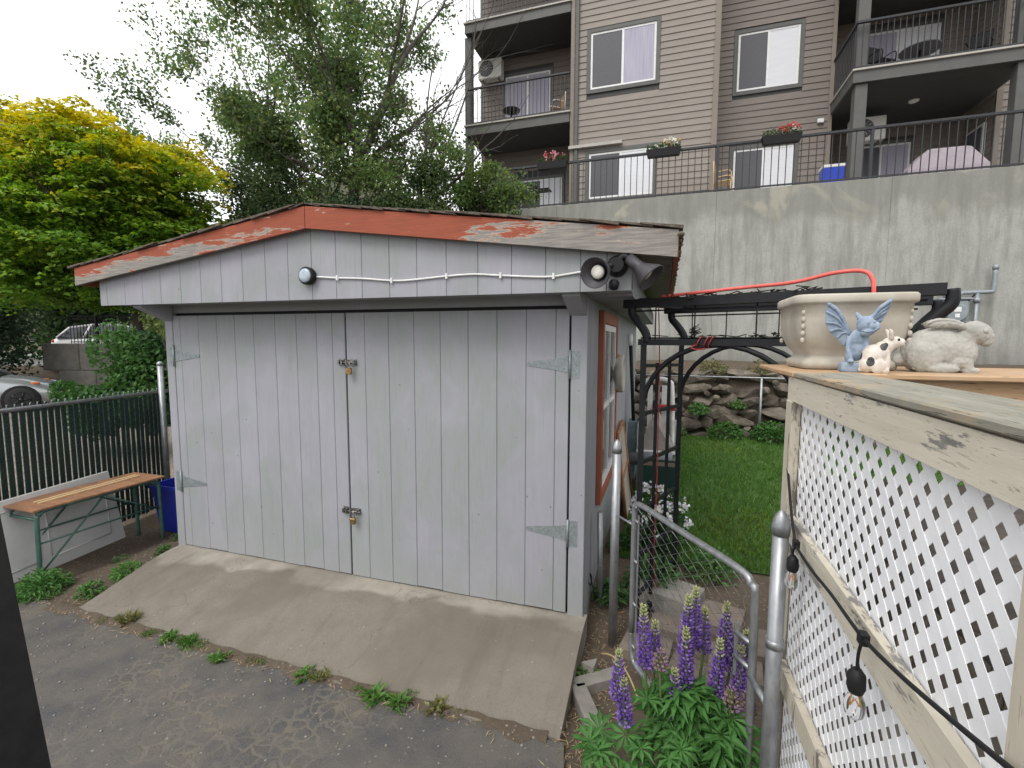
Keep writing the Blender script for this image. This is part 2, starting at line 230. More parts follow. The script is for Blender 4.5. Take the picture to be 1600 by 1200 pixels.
# ------------------------------------------------------------------ mesh helpers
class MB:
    def __init__(s): s.v = []; s.f = []; s.sm = []
    def add(s, vs, fs, smooth=False):
        k = len(s.v); s.v += [tuple(x) for x in vs]; s.f += [tuple(i+k for i in f) for f in fs]; s.sm += [smooth]*len(fs); return s
    def box(s, x0, x1, y0, y1, z0, z1):
        return s.add([(x0, y0, z0), (x1, y0, z0), (x1, y1, z0), (x0, y1, z0), (x0, y0, z1), (x1, y0, z1), (x1, y1, z1), (x0, y1, z1)],
                     [(0, 3, 2, 1), (4, 5, 6, 7), (0, 1, 5, 4), (1, 2, 6, 5), (2, 3, 7, 6), (3, 0, 4, 7)])
    def cbox(s, c, sx, sy, sz, rot=None):
        m = rot if rot is not None else Matrix.Identity(3); c = Vector(c); vs = []
        for z in (-1, 1):
            for x, y in ((-1, -1), (1, -1), (1, 1), (-1, 1)): vs.append(c+m @ Vector((x*sx/2, y*sy/2, z*sz/2)))
        return s.add(vs, [(0, 3, 2, 1), (4, 5, 6, 7), (0, 1, 5, 4), (1, 2, 6, 5), (2, 3, 7, 6), (3, 0, 4, 7)])
    def bevbox(s, x0, x1, y0, y1, z0, z1, b=.004):
        X = (x0, x0+b, x1-b, x1); Y = (y0, y0+b, y1-b, y1); Z = (z0, z0+b, z1-b, z1); ring = []
        def oct_(ins, z):
            o = b*0 if ins else b
            return [(x0+b, y0 if ins else y0+b, z), (x1-b, y0 if ins else y0+b, z), (x1 if ins else x1-b, y0+b, z), (x1 if ins else x1-b, y1-b, z), (x1-b, y1 if ins else y1-b, z), (x0+b, y1 if ins else y1-b, z), (x0 if ins else x0+b, y1-b, z), (x0 if ins else x0+b, y0+b, z)]
        rings = [oct_(False, z0), oct_(True, z0+b), oct_(True, z1-b), oct_(False, z1)]
        vs = sum(rings, []); fs = [tuple(range(7, -1, -1)), tuple(range(24, 32))]
        for r in range(3):
            for i in range(8): fs.append((r*8+i, r*8+(i+1) % 8, r*8+8+(i+1) % 8, r*8+8+i))
        return s.add(vs, fs)
    def tube(s, pts, r, n=8, cap=True, smooth=True):
        pts = [Vector(p) for p in pts]; rs = r if isinstance(r, (list, tuple)) else [r]*len(pts)
        vs = []; prev = None
        for i, p in enumerate(pts):
            d = (pts[min(i+1, len(pts)-1)]-pts[max(i-1, 0)])
            if d.length < 1e-9: d = Vector((0, 0, 1))
            d.normalize()
            if prev is None: a = d.orthogonal().normalized()
            else:
                a = prev-d*prev.dot(d); a = a.normalized() if a.length > 1e-6 else d.orthogonal().normalized()
            prev = a; b = d.cross(a)
            for k in range(n):
                t = 2*math.pi*k/n; vs.append(p+(a*math.cos(t)+b*math.sin(t))*rs[i])
        fs = []
        for i in range(len(pts)-1):
            for k in range(n): fs.append((i*n+k, i*n+(k+1) % n, (i+1)*n+(k+1) % n, (i+1)*n+k))
        s.add(vs, fs, smooth)
        if cap:
            k0 = len(s.v)-len(vs); s.f += [tuple(k0+i for i in range(n-1, -1, -1)), tuple(k0+(len(pts)-1)*n+i for i in range(n))]; s.sm += [False]*2
        return s
    def lathe(s, prof, c=(0, 0, 0), n=24, axis=None, smooth=True, sq=0):
        # prof: (radius, height); sq: superellipse power for squarish rings
        c = Vector(c); m = Matrix.Identity(3) if axis is None else Vector(axis).to_track_quat('Z', 'Y').to_matrix(); vs = []
        for r, h in prof:
            for k in range(n):
                t = 2*math.pi*k/n; x, y = math.cos(t), math.sin(t)
                if sq: q = (abs(x)**sq+abs(y)**sq)**(-1/sq); x *= q; y *= q
                vs.append(c+m @ Vector((x*r, y*r, h)))
        fs = [(i*n+k, i*n+(k+1) % n, (i+1)*n+(k+1) % n, (i+1)*n+k) for i in range(len(prof)-1) for k in range(n)]
        s.add(vs, fs, smooth); k0 = len(s.v)-len(vs)
        s.f += [tuple(k0+i for i in range(n-1, -1, -1)), tuple(k0+(len(prof)-1)*n+i for i in range(n))]; s.sm += [False]*2
        return s
    def prism(s, poly, y0, y1, ax='y'):
        # poly in (x,z) extruded along y (or (y,z) along x, (x,y) along z)
        n = len(poly)
        f = {'y': lambda p, t: (p[0], t, p[1]), 'x': lambda p, t: (t, p[0], p[1]), 'z': lambda p, t: (p[0], p[1], t)}[ax]
        vs = [f(p, y0) for p in poly]+[f(p, y1) for p in poly]
        fs = [tuple(range(n)), tuple(range(2*n-1, n-1, -1))]+[(i, i+n, (i+1) % n+n, (i+1) % n) for i in range(n)]
        return s.add(vs, fs)
    def ball(s, c, rx, ry=None, rz=None, n=10, rot=None):
        ry = ry or rx; rz = rz or rx; c = Vector(c); m = rot if rot is not None else Matrix.Identity(3); vs = []; h = max(4, n//2+1)
        for i in range(1, h):
            ph = math.pi*i/h
            for k in range(n):
                t = 2*math.pi*k/n; vs.append(c+m @ Vector((rx*math.sin(ph)*math.cos(t), ry*math.sin(ph)*math.sin(t), -rz*math.cos(ph))))
        vs += [c+m @ Vector((0, 0, -rz)), c+m @ Vector((0, 0, rz))]; b = (h-1)*n
        fs = [(i*n+k, i*n+(k+1) % n, (i+1)*n+(k+1) % n, (i+1)*n+k) for i in range(h-2) for k in range(n)]
        fs += [(b, (k+1) % n, k) for k in range(n)]+[(b+1, (h-2)*n+k, (h-2)*n+(k+1) % n) for k in range(n)]
        return s.add(vs, fs, True)
    def mesh(s, name):
        me = bpy.data.meshes.new(name); me.from_pydata(s.v, [], s.f); me.polygons.foreach_set('use_smooth', s.sm); me.update(); return me
WT = {}
def fixn(me):
    import bmesh
    b = bmesh.new(); b.from_mesh(me); bmesh.ops.recalc_face_normals(b, faces=b.faces); b.to_mesh(me); b.free()
def ob(name, mb, mat, parent=None, fix=True, loc=None):
    me = mb.mesh(name) if isinstance(mb, MB) else mb
    if isinstance(mb, MB) and fix: fixn(me)
    if mat is not None and not me.materials: me.materials.append(MT[mat] if isinstance(mat, str) else mat)
    o = bpy.data.objects.new(name, me); col.objects.link(o)
    if parent is not None:
        o.parent = parent
        if parent.name in WT: o.matrix_parent_inverse = WT[parent.name]
    if loc is not None: o.location = loc
    return o
def inst(name, me, parent, loc, rot=(0, 0, 0), sc=(1, 1, 1)):
    o = bpy.data.objects.new(name, me); col.objects.link(o); o.parent = parent
    if parent.name in WT: o.matrix_parent_inverse = WT[parent.name]
    o.location = loc; o.rotation_euler = rot; o.scale = sc; return o
def tag(o, label, cat, group=None):
    o['label'] = label; o['category'] = cat
    if group: o['group'] = group
    return o
def thing(name, label, cat, loc=(0, 0, 0), group=None, local=False, rotz=0):
    o = bpy.data.objects.new(name, None); col.objects.link(o); o.location = loc; o.rotation_euler = (0, 0, rotz); o.empty_display_size = .1
    if not local: WT[o.name] = (Matrix.Translation(loc) @ Matrix.Rotation(rotz, 4, 'Z')).inverted()
    return tag(o, label, cat, group)
def structure(name, mb, mat):
    o = ob(name, mb, mat); o['kind'] = 'structure'; return o
def quadcards(name, C, D, N, L, Wd, colr, mat, parent=None, fold=.25, bend=.0):
    """many leaf-sized faces: centre C, length dir D, normal N (all n x 3), length L, width Wd, colour n x 3"""
    n = len(C); D = D/np.linalg.norm(D, axis=1, keepdims=True); S = np.cross(D, N); S /= np.linalg.norm(S, axis=1, keepdims=True)+1e-9; N2 = np.cross(S, D)
    L = np.broadcast_to(np.asarray(L, float), (n,))[:, None]; Wd = np.broadcast_to(np.asarray(Wd, float), (n,))[:, None]
    base = C-D*L*.5; tip = C+D*L*.5-N2*L*bend; l = C-D*L*.05+S*Wd*.5+N2*Wd*fold; r = C-D*L*.05-S*Wd*.5+N2*Wd*fold
    V = np.stack([base, l, tip, r], 1).reshape(-1, 3); me = bpy.data.meshes.new(name)
    me.vertices.add(4*n); me.vertices.foreach_set('co', V.ravel()); me.loops.add(6*n)
    q = np.arange(n)[:, None]*4; me.loops.foreach_set('vertex_index', (q+np.array([[0, 2, 1, 0, 3, 2]])).ravel())
    me.polygons.add(2*n); me.polygons.foreach_set('loop_start', np.arange(2*n)*3); me.polygons.foreach_set('loop_total', np.full(2*n, 3))
    a = me.color_attributes.new('Col', 'FLOAT_COLOR', 'POINT'); cc = np.ones((n, 4, 4)); cc[:, :, :3] = np.asarray(colr)[:, None, :]; a.data.foreach_set('color', cc.ravel())
    me.update(); me.validate(); return ob(name, me, mat, parent)
def rdir(n): d = rng.normal(size=(n, 3)); return d/np.linalg.norm(d, axis=1, keepdims=True)
def vary(c, n, amt=.25):
    c = np.asarray(c); k = 1+rng.uniform(-amt, amt, (n, 1)); h = 1+rng.uniform(-.12, .12, (n, 3)); return np.clip(c*k*h, 0.002, 1)
def arc(p0, p1, n=8, sag=0, axis=(0, 0, -1)):
    p0, p1, a = Vector(p0), Vector(p1), Vector(axis); return [p0.lerp(p1, i/n)+a*sag*4*(i/n)*(1-i/n) for i in range(n+1)]
def smoothpath(pts, k=6):
    P = [Vector(p) for p in pts]; P = [P[0]]+P+[P[-1]]; out = []
    for i in range(1, len(P)-2):
        for j in range(k):
            t = j/k; a, b, c, d = P[i-1:i+3]
            out.append(.5*((2*b)+(-a+c)*t+(2*a-5*b+4*c-d)*t*t+(-a+3*b-3*c+d)*t**3))
    return out+[P[-2]]

# ================================================================== THE SETTING
def sst(t, a, b):
    t = np.clip((t-a)/(b-a), 0, 1); return t*t*(3-2*t)
def gz(x, y):
    x = np.asarray(x, float); y = np.asarray(y, float)
    z = -.20+.19*sst(y, -.5, .9)*sst(x, 2.5, 3.4)
    z = z+.02*np.sin(x*3.1+y*2.3)*np.cos(y*4.1-x*1.7)*sst(y, -.6, .4)
    left = sst(-x, .15, .9); zl = -.06-.17*left+.12*sst(-x, 2.2, 7.5)
    z = np.where(x < -.1, np.where(y > -.9, zl*1.0+(-.2-zl)*sst(-y, .3, .95)*(x > -2), z), z)
    z = np.where(x < -2, np.maximum(z, -.23+.12*sst(-x, 2.2, 7.5)), z)
    s = (x+14.6)*(-.29)+(y-6.35)*.957
    z = np.where(x < -3.2, np.maximum(z, z+(.9-z)*sst(s, .1, .7)), z)
    zb = 1.30*sst(y, 6.75, 7.25)
    z = np.where(x > -3.2, np.maximum(z, z+zb), z)
    return z
def grid(name, xs, ys, off, mat, kind='structure', keep=None):
    X, Y = np.meshgrid(xs, ys); Z = gz(X, Y)+off; nx = len(xs); V = np.stack([X, Y, Z], -1).reshape(-1, 3)
    mb = MB(); fs = []
    for j in range(len(ys)-1):
        for i in range(nx-1):
            if keep is None or keep((xs[i]+xs[i+1])/2, (ys[j]+ys[j+1])/2): fs.append((j*nx+i, j*nx+i+1, (j+1)*nx+i+1, (j+1)*nx+i))
    mb.v = [tuple(v) for v in V]; mb.f = fs; mb.sm = [True]*len(fs)
    o = ob(name, mb, mat, fix=False); o['kind'] = kind; return o
far = [12, 16, 24, 40, 70, 120, 220, 420]
xs = np.array([-v for v in far[::-1]]+list(np.arange(-10.5, 10.6, .25))+far); ys = np.array([-v for v in [420, 200, 90, 40, 18, 9, 6]]+list(np.arange(-4.5, 11, .25))+[12, 14, 18, 26, 40, 70, 120, 250, 500])
grid('ground', xs, ys, 0, 'dirt')
grid('gravel_lot', np.arange(-18, -2.0, .3), np.arange(-5, 8.4, .3), .008, 'gravel', keep=lambda x, y: (x+14.6)*(-.29)+(y-6.35)*.957 < -.1)
grid('upper_road', np.concatenate([np.arange(-40, -16, 4), np.arange(-16, -5.5, .7)]), np.arange(4.4, 16, .7), .012, 'road', keep=lambda x, y: (x+14.6)*(-.29)+(y-6.35)*.957 > 1.0)
# driveway: a worn asphalt sheet with a ragged edge along the dirt
mb = MB(); n = 40; top = []
for i in range(n+1):
    x = -.55+i*(4.05/n); top.append((x, -.80+.035*math.sin(i*1.7)+.02*math.sin(i*4.3)))
pts = [(-.9, -6), (-.75, -2.0), (-.62, -1.2)]+top+[(3.55, -1.05), (3.6, -1.6), (3.75, -3), (3.8, -6)]
mb.v = [(x, y, -.168) for x, y in pts]+[(x, y, -.24) for x, y in pts]; k = len(pts); mb.f = [tuple(range(k))]+[(i, i+k, (i+1) % k+k, (i+1) % k) for i in range(k)]; mb.sm = [False]*len(mb.f)
structure('driveway', mb, 'asphalt')
# sloping concrete apron in front of the doors (chipped arris)
mb = MB(); nx, ny = 42, 12; V = []
for j in range(ny+1):
    for i in range(nx+1):
        u = i/nx; v = j/ny; x = -.05+u*3.53; y = .02-v*(.845+.012*math.sin(u*31)*(v > .9)); z = -.003-.155*sst(v, .05, 1.25)/sst(1, .05, 1.25)*1.0
        V.append((x, y, z))
fs = [(j*(nx+1)+i, (j+1)*(nx+1)+i, (j+1)*(nx+1)+i+1, j*(nx+1)+i+1) for j in range(ny) for i in range(nx)]
k = len(V); rim = [i for i in range(nx+1)]+[(j+1)*(nx+1)-1+0 for j in range(1, ny+1)]
border = list(range(nx+1))+[j*(nx+1)+nx for j in range(1, ny+1)]+[ny*(nx+1)+i for i in range(nx-1, -1, -1)]+[j*(nx+1) for j in range(ny-1, 0, -1)]
low = [(V[i][0]+.0, V[i][1], -.26) for i in border]; nb = len(border)
mb.v = V+low; mb.f = fs+[(border[i], border[(i+1) % nb], k+(i+1) % nb, k+i) for i in range(nb)]; mb.sm = [False]*len(mb.f)
structure('concrete_ramp', mb, 'rampc')
# hills far behind the trees
mb = MB(); V = []; fs = []; na, nr = 60, 7
for a in range(na+1):
    th = R(-75+a*150/na)
    for r in range(nr+1):
        d = 70+r*16; h = (sst(r/nr, 0, .9))*(46+9*math.sin(a*.5)+4*math.sin(a*1.7))*(.55+.45*sst(-math.sin(th), -.6, .3)); V.append((4+d*math.sin(th), -3+d*math.cos(th), .5+h+1.2*math.sin(a*3.3+r*2.1)))
for a in range(na):
    for r in range(nr): fs.append((a*(nr+1)+r, (a+1)*(nr+1)+r, (a+1)*(nr+1)+r+1, a*(nr+1)+r+1))
mb.add(V, fs, True); structure('hills', mb, 'hill')
# lawn
def lawn_in(x, y): return 3.62 < x < 10.4 and .95 < y < 6.45 and not (x < 4.9 and y < 1.5 and x < 4.5-.2*(y-.9))
grid('lawn', np.arange(3.6, 10.5, .2), np.arange(.95, 6.6, .2), .012, 'lawnbase')
n = 62000; x = rng.uniform(3.62, 10.3, n); y = .95+5.45*rng.uniform(0, 1, n)**1.25; keepm = (x < 8.5) | (rng.uniform(0, 1, n) < .4); x, y = x[keepm], y[keepm]; n = len(x)
hgt = rng.uniform(.03, .075, n); D = rdir(n)*.55; D[:, 2] = 1; C = np.stack([x, y, gz(x, y)+.012+hgt*.45], 1); gcol = vary((.10, .20, .042), n, .35)
yel = (np.sin(x*2.1+1)*np.cos(y*1.7)+rng.normal(size=n)*.5) > .75; gcol[yel] *= np.array([1.5, 1.12, 1.1])
g = quadcards('grass', C, D, rdir(n), hgt, .011, gcol, 'leaf', fold=.1, bend=.25); g['kind'] = 'stuff'; g['label'] = 'short green lawn grass behind the chain link gate'

# ================================================================== GARAGE SHED
shed = thing('shed', 'grey board shed with double doors under a peeling red gable', 'shed', (1.68, 2.3, 0))
H = 1.979; S = 1.705
def board_piece(parent, x0, x1, z0, z1, y, th=.018, zt=None, name='board'):
    b = .003; m = MB(); zt0, zt1 = zt if zt else (z1, z1)
    g = .0010; x0 += g; x1 -= g
    m.add([(x0, y+th, z0), (x1, y+th, z0), (x1, y+th, zt1), (x0, y+th, zt0), (x0, y+b, z0), (x1, y+b, z0), (x1, y+b, zt1), (x0, y+b, zt0), (x0+b, y, z0), (x1-b, y, z0), (x1-b, y, zt1), (x0+b, y, zt0)],
          [(8, 9, 10, 11), (4, 8, 11, 7), (9, 5, 6, 10), (0, 4, 7, 3), (5, 1, 2, 6), (3, 7, 11, 10, 6, 2), (0, 1, 5, 9, 8, 4), (1, 0, 3, 2)])
    return ob(name, m, 'board', parent)
def hinge(parent, xp, zc, side):
    # strap hinge: knuckle at xp, strap tapering over the door (side = direction of the strap)
    m = MB(); s = side; L = .27
    m.prism([(xp+s*.012, zc-.052), (xp+s*.06, zc-.04), (xp+s*L, zc-.013), (xp+s*(L+.012), zc), (xp+s*L, zc+.013), (xp+s*.06, zc+.04), (xp+s*.012, zc+.052)], -.024, -.0205)
    m.box(xp-s*.062 if s > 0 else xp+.010, xp-.010 if s > 0 else xp+.062, -.024, -.0205, zc-.085, zc+.085)
    m.tube([(xp, -.028, zc-.09), (xp, -.028, zc+.09)], .0085, 10)
    for zz in (-.06, -.0, .06): m.lathe([(.006, 0), (.005, .003)], (xp-s*.036, -.024, zc+zz), 8, (0, -1, 0))
    for xx, zz in ((.04, .025), (.04, -.025), (.13, 0), (.24, 0)): m.lathe([(.006, 0), (.005, .003)], (xp+s*xx, -.024, zc+zz), 8, (0, -1, 0))
    return ob('hinge', m, 'zinc', parent)
def slide_bolt(parent, xc, zc):
    m = MB(); m.box(xc+.012, xc+.095, -.026, -.0205, zc-.022, zc+.022); m.box(xc-.055, xc-.010, -.026, -.0205, zc-.026, zc+.026)
    m.tube([(xc-.05, -.038, zc), (xc+.10, -.038, zc)], .0075, 8)
    for xx in (-.045, -.02, .02, .08): m.box(xc+xx-.006, xc+xx+.006, -.05, -.024, zc-.016, zc+.016)
    m.tube([(xc+.055, -.04, zc), (xc+.055, -.065, zc-.012)], .006, 8); return ob('slide_bolt', m, 'steel', parent)
seamsL = [.005, .085, .286, .481, .669, .858, 1.068, 1.268, 1.450, 1.590, S-.006]
seamsR = [S+.006, 1.867, 2.062, 2.263, 2.463, 2.667, 2.870, 3.068, 3.260, 3.345]
door_l = ob('door', MB().box(.01, S-.012, .0, .035, .012, H-.016), 'plain_paint', shed); door_l['label'] = 'left grey plank door of the shed'
door_r = ob('door', MB().box(S+.012, 3.34, .0, .035, .012, H-.016), 'plain_paint', shed); door_r['label'] = 'right grey plank door of the shed with galvanised strap hinges'
for i in range(len(seamsL)-1): board_piece(door_l, seamsL[i], seamsL[i+1], .004+random.uniform(0, .008), H-.012, -.020)
for i in range(len(seamsR)-1): board_piece(door_r, seamsR[i], seamsR[i+1], .004+random.uniform(0, .008), H-.012, -.020)
hinge(door_l, .006, 1.64, 1); hinge(door_l, .006, .565, 1); hinge(door_r, 3.352, 1.625, -1); hinge(door_r, 3.352, .545, -1)
slide_bolt(door_r, S, 1.612); slide_bolt(door_r, S, .505)
# frame, side walls
for x0, x1, nm in ((-.085, .0, 'corner_post'), (3.357, 3.458, 'corner_post')): ob(nm, MB().bevbox(x0, x1, -.022, .08, -.05 if x0 < 1 else -.02, 2.05, .004), 'board', shed)
ob('header', MB().box(-.0, 3.357, -.004, .06, H+.012, 2.09), 'board', shed)
ob('dark_gap', MB().box(.0, 3.357, .02, .05, H-.02, H+.02), 'dark', shed)
wr = ob('side_wall', MB().box(3.36, 3.440, .08, 5.0, -.12, 2.12), 'plain_paint', shed)
# right wall boards, cut round the window
for i in range(25):
    y0, y1 = .085+i*.197, .085+(i+1)*.197
    segs = [(-.10, 2.1)] if y1 < .60 or y0 > 1.72 else [(-.10, .53), (1.995, 2.1)]
    for z0, z1 in segs:
        m = MB(); m.box(3.4405, 3.456, y0+.002, min(y1, 5.0)-.002, z0, z1); ob('board', m, 'board', wr)
ob('side_wall', MB().box(-.085, 0, .08, 5.0, -.2, 2.12), 'board', shed); ob('back_wall', MB().box(-.085, 3.456, 5.0, 5.06, -.2, 2.5), 'board', shed)
# the slab edge under the side wall
ob('footing', MB().box(3.36, 3.462, .0, 5.0, -.25, -.10), 'curb', shed)
# window in the right wall
fr = MB()
for y0, y1, z0, z1 in ((.60, .68, .53, 1.995), (1.64, 1.72, .53, 1.995), (.68, 1.64, .53, .61), (.68, 1.64, 1.905, 1.995)): fr.bevbox(3.441, 3.480, y0, y1, z0, z1, .003)
wn = ob('window', fr, 'redtrim', shed)
wf = MB()
for y0, y1, z0, z1 in ((.685, .735, .615, 1.90), (1.585, 1.635, .615, 1.90), (.735, 1.585, .615, .665), (.735, 1.585, 1.85, 1.90), (.735, 1.585, 1.235, 1.275), (1.145, 1.175, .665, 1.85)): wf.box(3.442, 3.468, y0, y1, z0, z1)
ob('window_sash', wf, 'white', wn); ob('pane', MB().box(3.446, 3.450, .735, 1.585, .665, 1.85), 'glass', wn)
# gable: framed overhang with vertical boards
gs = [-.374, -.292, -.089, .101, .294, .499, .696, .892, 1.087, 1.290, 1.483, 1.676, 1.867, 2.062, 2.262, 2.454, 2.652, 2.855, 3.062, 3.262, 3.458, 3.600, 3.732]
gtop = lambda x: 2.498-abs(x-1.678)*.1365+.012
gab = ob('gable', MB().prism([(-.36, 2.05), (3.72, 2.05), (3.72, gtop(3.72)), (1.678, gtop(1.678)), (-.36, gtop(-.36))], -.288, -.262), 'plain_paint', shed)
for i in range(len(gs)-1):
    a, b = gs[i], gs[i+1]
    if a < 1.678-.01 and b > 1.678+.01: b = b
    board_piece(gab, a, b, 2.039, 0, -.309, .02, (gtop(a), gtop(b)))
ob('soffit', MB().box(-.36, 3.72, -.262, .0, 2.052, 2.066), 'board', shed)
for x0, x1 in ((-.36, -.09), (3.456, 3.718)): ob('eave_box', MB().box(x0, x1, .0, 4.98, 2.04, 2.20), 'board', shed)
for x0, x1 in ((-.085, .012), (3.345, 3.452)): ob('bracket', MB().prism([(-.262, 2.05), (-.262, 2.022), (-.024, 1.925), (-.024, 2.05)], x0+.003, x1-.003, 'x'), 'board', shed)
# roof
rl = lambda x: 2.636-abs(x-1.69)*.131
for sgn in (-1, 1):
    xe = 1.69+sgn*2.25
    roof = ob('roof', MB().prism([(1.69, rl(1.69)-.04), (xe, rl(xe)-.04), (xe, rl(xe)-.014), (1.69, rl(1.69)-.014)], -.345, 5.25), 'roofwood', shed)
    # underside slats seen at the eave
    for k in range(26):
        y0 = -.30+k*.21; x0 = 1.69+sgn*2.05; ob('roof_slat', MB().prism([(x0, rl(x0)-.052), (xe-sgn*.02, rl(xe-sgn*.02)-.052), (xe-sgn*.02, rl(xe-sgn*.02)-.041), (x0, rl(x0)-.041)], y0, y0+.19), 'roofwood', roof)
    # shingle courses, butts ragged along the rake
    for k in range(15):
        a = 1.69+sgn*(2.29-k*.155); b = 1.69+sgn*max(0, 2.29-k*.155-.21); m = MB(); nn = 46; z = .012
        for q in range(nn):
            y0 = -.385+q*5.68/nn+(random.uniform(-.012, .012) if q == 0 else 0); y1 = -.385+(q+1)*5.68/nn-.006; dz = random.uniform(0, .006)
            m.prism([(a+sgn*random.uniform(-.008, .012), rl(a)-.013+dz), (b, rl(b)+.002), (b, rl(b)+.008), (a, rl(a)+.003+dz)], y0, y1)
        c = ob('shingle_course', m, 'shingle', roof, fix=False)
    # rake fascia board and eave fascia
    xf = -.544 if sgn < 0 else 3.958
    e = .0025*sgn
    ob('fascia', MB().prism([(1.69+e, rl(1.69)-.013), (xf, rl(xf)-.015), (xf-.004, rl(xf)-.147), (1.69+e, rl(1.69)-.150)], -.372, -.347), 'fascia', shed)
    ob('eave_fascia', MB().box(xf-.003 if sgn < 0 else xf-.02, xf+.02 if sgn < 0 else xf+.003, -.344, 5.2, rl(xf)-.145, rl(xf)-.045), 'redtrim', shed)
m = MB()
for y in np.arange(-.3, 5.2, .12): m.ball((3.968, y+random.uniform(-.1, .1), rl(3.98)-.04), random.uniform(.012, .022), random.uniform(.02, .05), .014, 6)
mo = ob('moss', m, 'shingle', shed); mo['kind'] = 'stuff'
for i, (z, lb) in enumerate(((1.612, 'upper'), (.505, 'lower'))):
    t = thing('padlock', 'small brass padlock on the %s bolt of the shed doors' % lb, 'padlock', (S+.055, -.06, z-.05), 'padlocks on the shed doors')
    ob('body', MB().bevbox(S+.033, S+.077, -.078, -.052, z-.085, z-.038, .005), 'brass', t)
    ob('shackle', MB().tube(smoothpath([(S+.042, -.065, z-.04), (S+.043, -.065, z-.012), (S+.055, -.065, z+.004), (S+.067, -.065, z-.012), (S+.068, -.065, z-.04)], 5), .0042, 8), 'steel', t)
# lights and cable on the gable
t = thing('wall_light', 'small round black light with pale lens on the gable', 'light', (1.666, -.31, 2.19))
ob('housing', MB().lathe([(.05, 0), (.056, .012), (.058, .045), (.050, .052)], (1.666, -.309, 2.19), 24, (0, -1, 0)), 'blackp', t); ob('lens', MB().lathe([(.047, 0), (.042, .008), (.02, .011)], (1.666, -.361, 2.19), 24, (0, -1, 0)), 'lens', t)
cpts = [(1.724, -.32, 2.184), (1.883, -.316, 2.171), (2.075, -.316, 2.160), (2.283, -.316, 2.140), (2.417, -.316, 2.139), (2.661, -.316, 2.153), (2.837, -.316, 2.157), (2.995, -.316, 2.144), (3.259, -.316, 2.126), (3.384, -.316, 2.135), (3.53, -.33, 2.152)]
t = thing('cable', 'thin white cable clipped across the gable boards', 'cable', (2.6, -.31, 2.14)); ob('wire', MB().tube(smoothpath(cpts, 5), .0062, 8), 'cable', t)
for x, z in ((1.885, 2.171), (2.285, 2.140), (2.66, 2.153), (3.0, 2.1435), (3.31, 2.128)): ob('clip', MB().box(x-.006, x+.006, -.328, -.3095, z-.016, z+.016), 'cable', t)
t = thing('floodlight', 'black twin floodlight with bell shaped shades at the gable corner', 'light', (3.64, -.31, 2.15))
fl = (3.655, -.315, 2.165); ob('base', MB().lathe([(.055, -.005), (.055, .02), (.04, .05), (.038, .07)], fl, 20, (0, -1, 0)), 'blackp', t)
def shade(c, d, sc=1.0):
    d = Vector(d).normalized(); c = Vector(c)
    o = ob('shade', MB().lathe([(.022*sc, -.12*sc), (.030*sc, -.115*sc), (.032*sc, -.05*sc), (.036*sc, -.03*sc), (.075*sc, .035*sc), (.078*sc, .05*sc), (.074*sc, .05*sc), (.034*sc, -.024*sc), (.0, -.026*sc)], c, 28, d), 'greyp', t)
    ob('bulb', MB().lathe([(.0, -.03*sc), (.024*sc, -.02*sc), (.036*sc, .015*sc), (.03*sc, .022*sc), (.0, .024*sc)], c, 20, d), 'bulbw', o)
    return c-d*.11*sc
a = shade((3.578, -.465, 2.120), (-.30, -1, -.22)); ob('arm', MB().tube(smoothpath([(3.64, -.36, 2.165), (3.625, -.385, 2.16), tuple(a)], 4), .017, 8), 'blackp', t)
a = shade((3.80, -.385, 2.120), (.72, -.22, -.66)); ob('arm', MB().tube(smoothpath([(3.665, -.36, 2.185), (3.69, -.36, 2.21), tuple(a)], 4), .017, 8), 'blackp', t)
ob('sensor', MB().lathe([(.022, 0), (.028, .01), (.024, .04), (.01, .048)], (3.645, -.345, 2.085), 16, (-.1, -.4, -1)), 'blackp', t)
# things on and against the right side wall
t = thing('wall_dial', 'round beige thermometer dial on the grey shed side wall', 'thermometer', (3.456, 2.2, 1.45)); ob('dial', MB().lathe([(.17, 0), (.185, .012), (.185, .075), (.165, .088), (.16, .08), (0, .08)], (3.456, 1.75, 1.46), 32, (1, 0, 0)), 'clockm', t)
t = thing('garden_broom', 'dark handled garden broom standing against the shed side wall', 'broom', (3.53, 3.2, 0))
ob('handle', MB().tube([(3.50, 3.1, 1.82), (3.56, 3.15, .75)], .022, 8), 'blackp', t); ob('grip', MB().tube([(3.498, 3.1, 1.86), (3.502, 3.1, 1.72)], .028, 8), 'cable', t); ob('bristle_head', MB().prism([(3.0, .78), (3.32, .78), (3.40, .10), (2.93, .10)], 3.50, 3.60, 'x'), 'teal', t)
t = thing('weathered_panel', 'weathered grey wood panel in a rusty brown frame leaning on shed', 'panel', (3.54, 2.0, -.05))
mrot = lambda y, z: (3.475+(1-z)*.13, y, z)
for (y0, z0), (y1, z1) in (((1.65, -.02), (1.75, .86)), ((1.75, .86), (2.35, .90)), ((2.35, .90), (2.5, -.02)), ((1.7, .43), (2.4, .45))): ob('frame_bar', MB().tube([mrot(y0, z0), mrot(y1, z1)], .018, 6), 'rust', t)
for k in range(6):
    y = 1.76+k*.105; m = MB(); m.add([Vector(mrot(yy, zz))+Vector((dx, 0, 0)) for dx in (-.012, .002) for yy, zz in ((y, .02), (y+.098, .02), (y+.09, .84), (y+.004, .84))], [(0, 1, 2, 3), (7, 6, 5, 4), (0, 4, 5, 1), (1, 5, 6, 2), (2, 6, 7, 3), (3, 7, 4, 0)]); ob('slat', m, 'driftwood', t)

